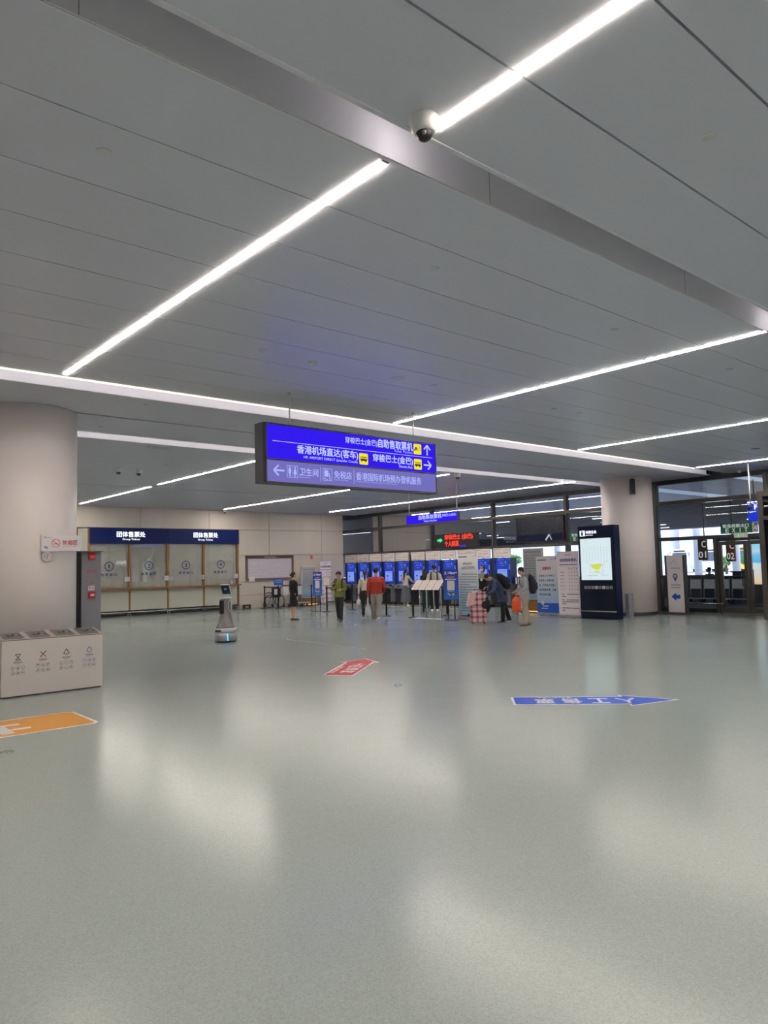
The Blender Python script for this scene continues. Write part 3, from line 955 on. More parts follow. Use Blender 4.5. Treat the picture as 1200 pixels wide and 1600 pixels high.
for x in (6.14, 8.72):
    k = MB(); k.bar((lx(x), 0.06, lz(3.885)), (lx(x), 0.06, lz(4.385)), 0.012, 'white_plastic'); k.lathe([(0.03, lz(4.38)), (0.018, lz(4.399))], 'silver', 14, Matrix.Translation((lx(x), 0.06, 0)))
    k.build('hanging_rod', hs)
for x in (6.6, 7.55):
    k = MB(); k.box(lx(x) - 0.04, lx(x) + 0.04, 0.08, 0.12, lz(3.885), lz(3.905), 'black_metal'); k.box(lx(x) - 0.07, lx(x) + 0.09, 0.09, 0.11, lz(3.905), lz(3.915), 'black_metal'); k.build('bracket', hs)

# smaller blue sign over the kiosks
ss = thing('hanging_ticket_sign', 'small hanging blue ticket machine sign in front of the glazing', 'sign', (17.4, 17.67, 3.325), WEST)
k = MB(); k.box(-1.225, 1.225, -0.05, 0.05, -0.15, 0.15, 'sign_blue'); k.build('lit_panel', ss)
k = MB(); rect_frame(k, -1.235, 1.235, -0.158, 0.158, 0.008, -0.055, 0.055, 'dark_grey'); k.build('sign_edge', ss)
for s_, a, b2, c, d, bo in (('自助售取票机', -0.60, 0.50, -0.02, 0.125, 0.03), ('穿梭巴士(金巴)', 0.53, 1.17, 0.0, 0.10, 0.02), ('Ticket Machine', -0.36, 0.28, -0.115, -0.05, 0.02)):
    k = MB(); text(k, s_, a, b2, c, d, -0.053, 'sign_text', bo); k.build('lettering', ss)
for x in (-1.12, 1.17):
    k = MB(); k.bar((x, 0, 0.158), (x, 0, 1.07), 0.018, 'white_plastic'); k.build('hanging_rod', ss)

# red LED board fixed to the glazing
lb = thing('led_board', 'black LED board with red moving text and a green arrow on the glazing', 'display', (23.27, 22.2, 2.80), WEST)
k = MB(); k.box(-1.35, 1.35, -0.05, 0.05, -0.30, 0.30, 'black_plastic'); k.build('board_case', lb)
k = MB(); text(k, '穿梭巴士 (金巴)', -0.62, 1.05, 0.02, 0.27, -0.055, 'led_red', 0.05); text(k, '个人购票', -0.62, 0.22, -0.25, -0.01, -0.055, 'led_red', 0.05); k.build('led_text', lb)
k = MB(); stroke(k, (-1.08, 0.04), (-0.85, 0.04), 0.10, -0.055, 'led_green'); k.poly([(-0.92, -0.055, -0.07), (-0.92, -0.055, 0.15), (-0.74, -0.055, 0.04)], 'led_green'); k.build('led_arrow', lb)
k = MB(); scrawl(k, 0.2, 0.65, -0.29, -0.2, -0.055, 'led_purple', 4, random.Random(5)); k.build('led_footer', lb)

# dark switched-off screen high on the glazing
ds = thing('dark_screen', 'wide dark glossy screen high on the glazing between the LED board and the totem', 'screen', (23.25, 17.65, 3.04), WEST)
k = MB(); k.box(-1.13, 1.13, -0.04, 0.04, -0.49, 0.49, 'black_plastic'); k.build('screen_case', ds)
k = MB(); k.box(-1.10, 1.10, -0.045, -0.04, -0.20, 0.46, 'totem_black'); k.box(-1.10, 1.10, -0.045, -0.04, -0.46, -0.20, 'navy_dark')
rnd = random.Random(11)
for i in range(26):
    a = rnd.uniform(-0.95, 0.95); c = rnd.uniform(-0.40, 0.35); l = rnd.uniform(0.02, 0.07); an = rnd.uniform(0, PI)
    stroke(k, (a, c), (a + l * math.cos(an), c + l * math.sin(an)), 0.010, -0.047 - i * 0.00004, 'mid_grey')
stroke(k, (0.30, -0.44), (0.48, -0.22), 0.07, -0.0485, 'led_white'); stroke(k, (0.48, -0.24), (0.58, -0.44), 0.04, -0.0487, 'led_white')
k.build('screen_panel', ds)

def exit_sign(x, y, z, label, w_=1.14):
    t = thing('exit_sign', label, 'sign', (x, y, z), WEST)
    k = MB(); k.box(-w_ / 2, w_ / 2 - 0.16, -0.02, 0.02, -0.165, 0.165, 'green_sign'); k.build('green_panel', t)
    k = MB(); text(k, '緊急疏散出口', -w_ / 2 + 0.08, w_ / 2 - 0.26, 0.02, 0.13, -0.023, 'sign_white_glow', 0.02); k.build('lettering', t)
    k = MB()
    for ch, a in zip('EXIT', (0.16, 0.36, 0.60, 0.74)):
        text(k, ch, -w_ / 2 + a, -w_ / 2 + a + (0.02 if ch == 'I' else 0.10), -0.13, 0.0, -0.023, 'sign_white_glow', 0.012)
    k.build('lettering', t)
    k = MB(); k.box(w_ / 2 - 0.16, w_ / 2, -0.02, 0.02, -0.165, 0.165, 'sticker_white')
    stroke(k, (w_ / 2 - 0.12, 0.02), (w_ / 2 - 0.03, 0.12), 0.022, -0.022, 'ink'); stroke(k, (w_ / 2 - 0.03, 0.12), (w_ / 2 - 0.03, 0.03), 0.022, -0.0225, 'ink'); stroke(k, (w_ / 2 - 0.03, 0.12), (w_ / 2 - 0.11, 0.12), 0.022, -0.023, 'ink'); stroke(k, (w_ / 2 - 0.11, -0.09), (w_ / 2 - 0.05, -0.09), 0.03, -0.0233, 'ink')
    k.build('stairs_symbol', t)
    return t
exit_sign(23.30, 10.05, 2.66, 'green EXIT sign on the transom above the glass door')
exit_sign(23.30, 15.72, 2.66, 'green EXIT sign half hidden behind the map totem')
eb = thing('running_man_light', 'small lit exit lamp with a green figure just under the EXIT sign', 'lamp', (23.22, 9.98, 2.43), WEST)
k = MB(); k.box(-0.19, 0.19, -0.03, 0.06, -0.075, 0.075, 'exit_plate'); k.build('lamp_box', eb)
k = MB(); disc(k, -0.045, 0.035, 0.014, -0.032, 'led_green', 10); stroke(k, (-0.05, 0.02), (-0.06, -0.03), 0.03, -0.032, 'led_green'); stroke(k, (-0.06, -0.02), (-0.02, -0.06), 0.016, -0.0325, 'led_green'); stroke(k, (-0.06, -0.02), (-0.10, -0.05), 0.016, -0.033, 'led_green'); stroke(k, (0.02, 0.0), (0.12, 0.0), 0.02, -0.0335, 'led_green'); k.build('green_figure', eb)

# camera on a long rod
rc = thing('rod_camera', 'black box camera hanging on a long pale rod before the exit', 'camera', (21.4, 8.87, 4.4), WEST)
k = MB(); k.bar((0, 0, -1.22), (0, 0, 0), 0.018, 'white_plastic'); k.build('rod', rc)
k = MB(); k.box(-0.05, 0.05, -0.07, 0.07, -1.33, -1.24, 'black_plastic'); k.bar((0, -0.09, -1.285), (0, -0.07, -1.285), 0.03, 'black_plastic', 14); k.build('camera_body', rc)
k = MB(); k.lathe([(0.05, -0.012), (0.05, 0)], 'white_plastic', 14); k.build('ceiling_plate', rc)

# wall-washer / speaker bar on the right pillar
k = MB(); k.box(-0.075, 0.075, -0.10, 0.0, -0.48, 0.0, 'black_plastic'); k.box(-0.055, 0.055, -0.105, -0.10, -0.46, -0.02, 'black_metal'); k.box(-0.01, 0.01, -0.06, 0.0, 0.0, 0.05, 'black_metal')
a_ = math.atan2(-12.88, -21.62) + 0.24
o = k.build('column_speaker', loc=(21.62 + 0.795 * math.cos(a_), 12.88 + 0.795 * math.sin(a_), 4.30), rotz=a_ + PI / 2)
tagp(o, 'small black box fixed high on the right round pillar', 'speaker')

# ------------------------------------------------------------------ small ceiling fittings
def dome_cam(x, y, r, label):
    t = thing('dome_camera', label, 'camera', (x, y, ZC))
    k = MB(); k.lathe([(r * 0.5, -r * 1.15), (r * 0.72, -r * 1.12), (r * 0.92, -r * 0.8), (r, -r * 0.25), (r, -0.003), (r * 0.98, 0)], 'white_plastic', 32); k.build('housing', t)
    k = MB(); k.ell((0, 0, -r * 1.08), (r * 0.60, r * 0.60, r * 0.62), 'black_plastic', nu=20, nv=12); g_ = k.build('dome', t)
    k = MB(); k.ell((-r * 0.35, -r * 0.35, -r * 1.35), (r * 0.16, r * 0.16, r * 0.16), 'mid_grey', nu=10, nv=7); k.build('lens', g_)
mat('dome_glass', (0.02, 0.02, 0.022), 0.06)
dome_cam(2.985, 3.00, 0.088, 'white dome camera beside the end of the overhead light strip')
dome_cam(6.99, 18.42, 0.10, 'white dome camera, left one of the pair on the far left ceiling')
dome_cam(7.52, 18.42, 0.10, 'white dome camera, right one of the pair on the far left ceiling')
dome_cam(15.62, 14.75, 0.10, 'dome camera just right of the hanging direction sign')
dome_cam(15.66, 28.85, 0.10, 'dome camera at the stone wall above the ticket fascia')
dome_cam(22.9, 9.75, 0.06, 'tiny dome camera at the ceiling edge above the exit')
def cdisc(x, y, r, h, label, name='ceiling_cover', cat='ceiling fitting', m_='white_plastic'):
    k = MB(); k.lathe([(r * 0.85, -h), (r, -h * 0.6), (r, 0)], m_, 28)
    tagp(k.build(name, loc=(x, y, ZC)), label, cat)
cdisc(1.62, 4.54, 0.047, 0.006, 'round flat cover on the ceiling at the upper left')
cdisc(4.56, 2.00, 0.047, 0.006, 'round flat cover on the ceiling at the upper right')
cdisc(4.61, 4.56, 0.047, 0.006, 'round flat cover on the ceiling right of the long warm strip')
cdisc(4.66, 7.61, 0.047, 0.006, 'round flat cover on the ceiling nearest left of the smoke detector over the sign')
cdisc(7.53, 4.53, 0.047, 0.006, 'round flat cover on the ceiling left of the second light strip')
cdisc(7.64, 7.64, 0.047, 0.006, 'round flat cover right of the round ceiling speaker')
cdisc(10.57, 7.61, 0.047, 0.006, 'round flat cover left of the smoke detector near the right pillar')
cdisc(10.48, 4.52, 0.047, 0.006, 'round flat cover on the ceiling at the far right')
cdisc(4.69, 11.22, 0.047, 0.006, 'round flat cover just beyond the wide groove at the left')
cdisc(4.75, 13.4, 0.047, 0.006, 'round flat cover before the third groove next to the left pillar')
cdisc(5.47, 7.69, 0.06, 0.035, 'smoke detector on the ceiling left above the hanging sign', 'smoke_detector', 'smoke detector')
cdisc(11.28, 7.58, 0.06, 0.035, 'smoke detector on the ceiling toward the right pillar', 'smoke_detector', 'smoke detector')
cdisc(7.75, 17.16, 0.06, 0.035, 'smoke detector beside the far left light strip', 'smoke_detector', 'smoke detector')
cdisc(6.93, 7.64, 0.10, 0.006, 'round ceiling speaker above the hanging sign', 'ceiling_speaker', 'speaker')
cdisc(18.67, 7.54, 0.10, 0.006, 'round ceiling speaker near the exit', 'ceiling_speaker', 'speaker', 'mid_grey')
cdisc(8.4, 26.6, 0.05, 0.04, 'small sensor on the ceiling before the leftmost ticket windows', 'ceiling_sensor', 'sensor')
cdisc(16.2, 26.4, 0.05, 0.04, 'small sensor on the ceiling before the rightmost ticket window', 'ceiling_sensor', 'sensor')
k = MB(); k.box(-0.22, 0.22, -0.06, 0.06, -0.03, 0.0, 'offwhite'); tagp(k.build('ceiling_sensor', loc=(6.54, 14.95, ZC)), 'flat rectangular box on the ceiling right behind the third groove', 'sensor')

# ------------------------------------------------------------------ recycling station
rb = thing('recycling_station', 'stainless steel four-way recycling bin station at the left before the pillar', 'bin', (3.375, 11.35, 0))
W = 0.70
k = MB()
k.add([(-W, 0, 0.02), (W, 0, 0.02), (W, 0.42, 0.02), (-W, 0.42, 0.02), (-W, 0, 0.805), (W, 0, 0.805), (W, 0.42, 0.885), (-W, 0.42, 0.885)],
      [(0, 3, 2, 1), (0, 1, 5, 4), (1, 2, 6, 5), (2, 3, 7, 6), (3, 0, 4, 7), (4, 5, 6, 7)], 'steel_bin')
k.build('bin_body', rb)
k = MB(); k.box(-W + 0.02, W - 0.02, 0.02, 0.40, 0, 0.02, 'dark_grey'); k.build('plinth', rb)
sl = math.atan2(0.08, 0.42)
for i in range(4):
    xc = -W + 0.175 + i * 0.35
    Mx = Matrix.Translation((xc, 0.02, 0.81)) @ Matrix.Rotation(sl, 4, 'X')
    k = MB(); k.box(-0.135, 0.135, 0.03, 0.37, 0.0, 0.006, 'steel_bin_dark', Mx)
    ld = k.build('bin_lid', rb)
    k = MB(); k.add([(-0.075, 0.10, 0.008), (-0.02, 0.10, 0.008), (-0.02, 0.26, 0.008), (-0.075, 0.26, 0.008)], [(0, 1, 2, 3)], 'ink_soft', Mx)
    for q in range(4): k.add([(-0.015 + q * 0.008, 0.12, 0.009), (0.01 + q * 0.008, 0.2, 0.009), (0.02 + q * 0.008, 0.27, 0.009), (0.0 + q * 0.008, 0.22, 0.009)], [(0, 1, 2, 3)], 'ink', Mx)
    k.add([(0.08, 0.14, 0.008), (0.11, 0.14, 0.008), (0.11, 0.2, 0.008), (0.08, 0.2, 0.008)], [(0, 1, 2, 3)], 'ink', Mx)
    k.build('lid_symbol', ld)
k = MB(); k.box(-W, W, -0.012, 0.0, 0.795, 0.807, 'steel_bin_dark'); k.build('seam', rb)
rnd = random.Random(21)
cols = [('ink', '其他垃圾'), ('ink', '有害垃圾'), ('ink', '厨余垃圾'), ('ink_blue', '可回收物')]
for i, (xc, zc, (cc, wd)) in enumerate(zip((-0.49, -0.155, 0.17, 0.50), (0.565, 0.575, 0.575, 0.58), cols)):
    k = MB(); y_ = -0.004
    if i == 0:
        for a, b2 in (((-.035, .035), (.035, .035)), ((-.035, -.045), (.035, -.045)), ((-.035, .035), (.03, -.045)), ((.035, .035), (-.03, -.045))):
            stroke(k, (xc + a[0], zc + a[1]), (xc + b2[0], zc + b2[1]), 0.008, y_, cc)
    elif i == 1:
        stroke(k, (xc - .04, zc + .04), (xc + .04, zc - .04), 0.010, y_, 'red_text'); stroke(k, (xc + .04, zc + .04), (xc - .04, zc - .04), 0.010, y_ - 0.0003, cc)
    elif i == 2:
        for a, b2 in (((0, .045), (.04, -.02)), ((0, .045), (-.04, -.02)), ((-.04, -.02), (-.012, -.03)), ((.04, -.02), (.012, -.03)), ((0, -.02), (0, -.045))):
            stroke(k, (xc + a[0], zc + a[1]), (xc + b2[0], zc + b2[1]), 0.009, y_, cc)
    else:
        for a, b2 in (((-.005, .045), (-.04, -.025)), ((.005, .045), (.04, -.02)), ((-.028, -.035), (.03, -.035))):
            stroke(k, (xc + a[0], zc + a[1]), (xc + b2[0], zc + b2[1]), 0.008, y_, cc)
    k.build('waste_symbol', rb)
    k = MB(); text(k, wd, xc - 0.055, xc + 0.055, zc - 0.087, zc - 0.065, y_, cc, 0.01); lines(k, xc - 0.04, xc + 0.04, zc - 0.101, zc - 0.098, y_, cc, rnd); k.build('lettering', rb)
    k = MB()
    for r in range(2):
        for c in range(3):
            ax, az = xc - 0.068 + c * 0.068, zc - 0.155 - r * 0.072
            ring(k, ax, az, 0.026, 0.0022, y_, cc, 12)
            for q in range(3):
                stroke(k, (ax + rnd.uniform(-.015, .015), az + rnd.uniform(-.015, .015)), (ax + rnd.uniform(-.015, .015), az + rnd.uniform(-.015, .015)), 0.005, y_ - 0.0002 * (q + 1), cc)
    k.build('item_symbols', rb)

# no-smoking plate and small round sign on the left pillar
ns = thing('no_smoking_sign', 'white no-smoking plate with red lettering on the left pillar', 'sign', (3.66, 12.02, 2.205), 0)
k = MB(); k.box(-0.295, 0.30, 0.0, 0.012, -0.125, 0.125, 'paper'); k.build('sign_plate', ns)
k = MB()
ring(k, -0.075, 0.0, 0.056, 0.009, -0.003, 'red_text', 28); stroke(k, (-0.118, 0.043), (-0.032, -0.043), 0.009, -0.0035, 'red_text'); stroke(k, (-0.11, -0.012), (-0.04, -0.012), 0.012, -0.003, 'red_text'); stroke(k, (-0.05, 0.005), (-0.04, 0.03), 0.006, -0.003, 'red_text')
k.build('no_smoking_symbol', ns)
k = MB()
for c, chn in enumerate('禁烟区'): text(k, chn, 0.02 + c * 0.083, 0.085 + c * 0.083, -0.025, 0.045, -0.003, 'red_text', 0.02)
text(k, 'NO SMOKING AREA', 0.02, 0.24, -0.055, -0.04, -0.003, 'red_text')
k.build('lettering', ns)
k = MB(); disc(k, -0.235, 0.09, 0.01, -0.003, 'ink_blue', 12); lines(k, -0.215, -0.13, 0.087, 0.092, -0.003, 'ink_soft', rnd)
stroke(k, (-0.25, -0.065), (-0.225, -0.055), 0.018, -0.003, 'ink_blue'); stroke(k, (-0.22, -0.085), (-0.205, -0.06), 0.016, -0.0033, 'ink_blue'); lines(k, -0.19, -0.16, -0.085, -0.08, -0.003, 'ink_soft', rnd)
k.build('emblem', ns)
k = MB(); k.box(-0.27, -0.25, 0.012, 0.16, -0.02, 0.02, 'silver'); k.box(0.18, 0.2, 0.012, 0.12, -0.02, 0.02, 'silver'); k.build('bracket', ns)
rs = thing('round_gauge', 'small round white dial under the no-smoking plate', 'gauge', (3.46, 12.06, 1.995), 0)
k = MB(); k.lathe([(0.078, 0), (0.078, 0.02), (0.062, 0.024)], 'white_plastic', 32, Matrix.Rotation(PI / 2, 4, 'X')); k.build('rim', rs)
k = MB(); disc(k, 0, 0, 0.056, -0.025, 'kiosk_header', 28); ring(k, 0, 0, 0.040, 0.007, -0.026, 'ink_soft', 20, -30, 210); stroke(k, (0.012, 0.025), (-0.01, -0.02), 0.008, -0.0262, 'ink'); lines(k, -0.025, 0.025, -0.035, -0.03, -0.026, 'ink', rnd); k.build('dial', rs)

# fire cabinet beside the pillar
fc = thing('fire_cabinet', 'narrow tall grey fire cabinet with red lettering right of the left pillar', 'cabinet', (4.57, 13.3, 0))
k = MB(); k.box(-0.17, 0.17, 0, 0.50, 0, 2.105, 'cab_grey'); k.build('cabinet_body', fc)
k = MB(); k.box(-0.33, -0.17, 0.06, 0.5, 0, 2.10, 'black_plastic'); k.build('shaded_gap', fc)  # black box put in for the shade between cabinet and pillar
k = MB(); k.bar((-0.275, 0.03, 0.9), (-0.275, 0.03, 1.95), 0.010, 'silver'); k.build('door_rod', fc)
k = MB(); text(k, '消火栓', -0.095, 0.105, 1.72, 1.80, -0.003, 'red_text', 0.0); lines(k, -0.12, 0.13, 1.672, 1.677, -0.003, 'red_text', rnd); text(k, '火', -0.02, 0.04, 1.54, 1.59, -0.003, 'red_text', 0.02); k.build('lettering', fc)
k = MB(); k.box(-0.055, 0.055, -0.05, 0, 1.97, 2.10, 'red_paint'); k.box(-0.03, 0.04, -0.054, -0.05, 1.99, 2.03, 'poster_red'); k.build('alarm_sounder', fc)
k = MB(); k.box(-0.055, 0.055, -0.006, 0, 1.42, 1.505, 'paper'); stroke(k, (-0.03, 1.495), (-0.03, 1.44), 0.014, -0.008, 'red_text'); ring(k, 0.022, 1.463, 0.016, 0.006, -0.008, 'red_text', 12); k.build('instruction_sticker', fc)
k = MB(); k.box(-0.055, 0.055, -0.05, 0, 1.285, 1.395, 'red_paint'); k.box(-0.03, 0.035, -0.054, -0.05, 1.32, 1.36, 'white_plastic'); k.build('call_point', fc)
k = MB(); k.box(-0.36, 0.17, -0.12, 0.3, 2.108, 2.116, 'acrylic'); tagp(k.build('acrylic_plate', loc=(4.57, 13.3, 0)), 'clear acrylic plate lying on top of the fire cabinet', 'plate')
# ================================================================== KIOSKS
def kiosk():
    t = thing('ticket_kiosk', 'x', 'kiosk', (22.6, 28.9, 0), WEST)
    k = MB()
    k.box(-0.42, 0.42, 0.0, 0.55, 0.0, 0.09, 'black_plastic')
    k.box(-0.43, 0.15, 0.03, 0.55, 0.09, 0.72, 'black_plastic'); k.box(0.15, 0.43, 0.0, 0.55, 0.09, 0.72, 'kiosk_silver')
    k.build('lower_body', t)
    k = MB(); k.box(-0.43, 0.43, -0.12, 0.5, 0.72, 0.80, 'kiosk_silver'); k.add([(-0.43, -0.12, 0.80), (0.43, -0.12, 0.80), (0.43, 0.06, 0.93), (-0.43, 0.06, 0.93), (-0.43, 0.06, 0.80), (0.43, 0.06, 0.80)], [(0, 1, 2, 3), (3, 2, 5, 4), (0, 3, 4), (1, 5, 2)], 'kiosk_silver')
    sh = k.build('shelf', t)
    k = MB(); k.box(0.20, 0.32, -0.13, -0.04, 0.84, 0.90, 'black_plastic'); k.box(-0.25, -0.05, -0.125, -0.06, 0.82, 0.85, 'dark_grey'); k.build('card_reader', sh)
    k = MB(); k.box(-0.42, 0.42, 0.09, 0.45, 0.93, 1.965, 'kiosk_side'); k.box(-0.42, 0.42, 0.08, 0.09, 0.93, 1.965, 'kiosk_blue'); k.box(-0.42, -0.33, 0.05, 0.08, 0.93, 1.965, 'kiosk_side'); k.build('upper_housing', t)
    k = MB(); k.box(-0.30, 0.29, 0.055, 0.08, 1.00, 1.94, 'screen_blue_dark'); k.box(-0.25, 0.24, 0.0535, 0.055, 1.05, 1.52, 'screen_blue_light')
    sc = k.build('screen', t)
    k = MB(); r2 = random.Random(2)
    disc(k, -0.19, 1.89, 0.022, 0.0528, 'screen_blue_light', 12)
    for z in (1.885, 1.80, 1.74, 1.66): lines(k, -0.14, 0.1, z, z + 0.012, 0.0528, 'screen_blue_light', r2, 0.2)
    disc(k, 0.17, 1.80, 0.03, 0.0528, 'screen_blue_light', 12); disc(k, 0.20, 1.73, 0.02, 0.0528, 'screen_dot_green', 12)
    disc(k, -0.09, 1.30, 0.05, 0.0528, 'screen_blue_dark', 14); disc(k, 0.09, 1.31, 0.05, 0.0528, 'screen_dot_green', 14); disc(k, -0.09, 1.14, 0.03, 0.0528, 'screen_blue_dark', 14)
    lines(k, -0.2, 0.2, 1.44, 1.455, 0.0528, 'screen_blue_dark', r2); lines(k, -0.2, 0.2, 1.06, 1.07, 0.0528, 'screen_blue_dark', r2)
    k.build('screen_icons', sc)
    k = MB(); k.box(0.325, 0.385, 0.07, 0.08, 1.1, 1.85, 'kiosk_side'); lines(k, 0.335, 0.375, 1.5, 1.7, 0.066, 'screen_blue_light', r2, 0); k.build('side_label', t)
    k = MB(); k.box(-0.43, 0.43, 0.04, 0.10, 1.98, 2.36, 'kiosk_header'); k.box(-0.02, 0.02, 0.10, 0.2, 1.9, 2.3, 'dark_grey'); hd = k.build('header_board', t)
    k = MB(); lines(k, -0.38, 0.0, 2.31, 2.325, 0.037, 'ink_soft', r2); lines(k, -0.38, 0.38, 2.255, 2.262, 0.037, 'ink_soft', r2, 0.4)
    scrawl(k, -0.25, 0.05, 2.14, 2.18, 0.037, 'ink_soft', 7, r2, 0.5); lines(k, 0.1, 0.35, 2.15, 2.17, 0.037, 'board_brown', r2); lines(k, -0.38, -0.1, 2.03, 2.05, 0.037, 'ink_soft', r2); lines(k, -0.05, 0.38, 2.02, 2.03, 0.037, 'board_brown', r2)
    k.build('header_print', hd)
    return t
ky = [28.89, 27.90, 26.95, 26.00, 25.04, 23.99, 23.03, 22.07, 21.12, 20.16, 19.11]
kl = ['self-service ticket kiosk at the far left, against the stone wall', 'second ticket kiosk from the stone wall', 'third ticket kiosk from the stone wall, left of the ponytailed woman in white',
      'ticket kiosk behind the man in the red sweater, left side', 'ticket kiosk just right of the man in red, used by nobody', 'ticket kiosk used by the woman in the long grey skirt', 'ticket kiosk behind the dark-haired woman at the reading desks',
      'ticket kiosk behind the young man with the black cap', 'ticket kiosk partly hidden by the tall notice banner', 'ticket kiosk behind the masked woman', 'last ticket kiosk on the right, beside the bright glazing']
k0 = kiosk()
for i, (y, l) in enumerate(zip(ky, kl)):
    o = k0 if i == 0 else dup(k0)
    o.location = (22.6, y, 0); o['label'] = l; o['group'] = 'ticket kiosks along the glazing'
mb = MB(); mb.box(-0.02, 0.02, 0, 11, 0.0, 0.004, 'sticker_orange')
tagp(mb.build('floor_line', loc=(21.2, 19.0, 0)), 'thin yellow waiting line on the floor in front of the kiosks', 'floor marking')

sc_ = thing('service_counter', 'pale lilac counter with a red stripe by the last kiosk', 'counter', (22.7, 18.05, 0), WEST)
k = MB(); k.box(-0.45, 0.45, 0.0, 0.5, 0.0, 1.18, 'board_lilac'); k.build('counter_body', sc_)
k = MB(); k.box(-0.45, 0.45, -0.006, 0.0, 0.42, 0.50, 'poster_red'); k.box(-0.47, 0.47, -0.02, 0.52, 1.18, 1.21, 'dark_grey'); k.build('stripe_and_top', sc_)
# ------------------------------------------------------------------ roll-up banners and stands
def rollup(x, y, w_, h, label, printer, rot=WEST, m_='banner_sky'):
    t = thing('roll_up_banner', label, 'banner', (x, y, 0), rot)
    k = MB(); k.box(-w_ / 2, w_ / 2, -0.004, 0.004, 0.08, h, m_); k.build('banner_sheet', t)
    k = MB(); k.rbox(-w_ / 2 - 0.02, w_ / 2 + 0.02, -0.07, 0.07, 0.012, 0.08, 0.03, 'silver'); k.box(-0.05, 0.05, -0.12, 0.12, 0, 0.012, 'silver'); k.build('base', t)
    k = MB(); k.bar((0, 0.04, 0.08), (0, 0.012, h), 0.01, 'silver'); k.box(-w_ / 2, w_ / 2, -0.012, 0.012, h - 0.01, h + 0.015, 'silver'); k.build('support', t)
    for nm, kk in printer(w_, h): kk.build(nm, t)
    return t
def emblem(k, x, z, y_):
    disc(k, x, z, 0.022, y_, 'ink_blue', 12); lines(k, x - 0.20, x - 0.035, z - 0.028, z - 0.018, y_, 'ink_soft', random.Random(1))
def print1(w_, h):
    r = random.Random(31); y_ = -0.007; k = MB()
    lines(k, -w_ / 2 + 0.05, -0.02, h - 0.12, h - 0.09, y_, 'ink', r, 0.05); emblem(k, w_ / 2 - 0.07, h - 0.07, y_)
    yield 'header_line', k
    k = MB(); scrawl(k, -0.20, 0.20, h - 0.36, h - 0.29, y_, 'ink', 6, r, 1); scrawl(k, -0.27, 0.30, h - 0.50, h - 0.42, y_, 'ink', 9, r, 1); yield 'heading', k
    k = MB(); z = h - 0.64
    for i in range(16):
        a = -w_ / 2 + (0.12 if i in (0, 4, 10, 13) else 0.05); b2 = w_ / 2 - 0.04 if i not in (4, 9, 12, 15) else (0.0 if i != 15 else -0.3)
        if i == 4: a, b2 = -w_ / 2 + 0.05, 0.1
        scrawl(k, a, b2, z - 0.035, z, y_, 'ink', max(2, int((b2 - a) / 0.036)), r, 0.92); z -= 0.082
    yield 'body_text', k
    k = MB()
    for j, (a, c) in enumerate(((-0.34, 'poster_red'), (-0.22, 'sticker_red'), (-0.12, 'green_sign'), (0.0, 'navy'), (0.12, 'sticker_red'), (0.25, 'poster_red'), (0.34, 'sticker_red'))):
        k.poly([(a + 0.085 * math.cos(PI * q / 10), y_ - 0.0002 * j, 0.085 + (0.05 + 0.05 * (j == 3)) * math.sin(PI * q / 10)) for q in range(11)], c)
    yield 'flower_border', k
rollup(17.2, 15.92, 0.86, 2.08, 'tall pale notice banner with dense text left of the masked woman', print1)
def print2(w_, h):
    r = random.Random(32); y_ = -0.007; k = MB()
    lines(k, -w_ / 2 + 0.05, -0.02, h - 0.13, h - 0.10, y_, 'ink', r, 0.05); emblem(k, w_ / 2 - 0.08, h - 0.07, y_); yield 'header_line', k
    k = MB(); text(k, '温馨提示', -0.19, 0.17, h - 0.44, h - 0.34, y_, 'red_text', 0.03); yield 'heading', k
    k = MB()
    for i, s_ in enumerate(('在微信公众号预订了', '跨境巴士车票的旅', '客，可凭电子车票二', '维码直接检票，无需', '再取纸质车票。')):
        z = h - 0.58 - i * 0.155; n_ = len(s_)
        for c, ch in enumerate(s_):
            if ch in '，。': disc(k, -0.32 + c * 0.076, z - 0.085, 0.008, y_, 'ink', 8)
            else: text(k, ch, -0.33 + c * 0.076, -0.275 + c * 0.076, z - 0.085, z - 0.02, y_, 'ink', 0.03)
    yield 'body_text', k
    k = MB(); k.box(-w_ / 2, w_ / 2, -0.008, -0.004, 0.085, 0.40, 'alip_blue'); disc(k, -0.22, 0.40, 0.06, -0.010, 'sticker_white', 20); ring(k, -0.22, 0.40, 0.02, 0.012, -0.011, 'ink_blue', 14)
    lines(k, -0.28, 0.02, 0.285, 0.31, -0.010, 'sticker_white', r); lines(k, -0.28, 0.02, 0.215, 0.235, -0.010, 'sticker_white', r); yield 'footer', k
rollup(19.9, 14.88, 0.87, 1.93, 'pale blue banner with red heading and a blue foot, beside the man with the backpack', print2, m_='banner_notice')
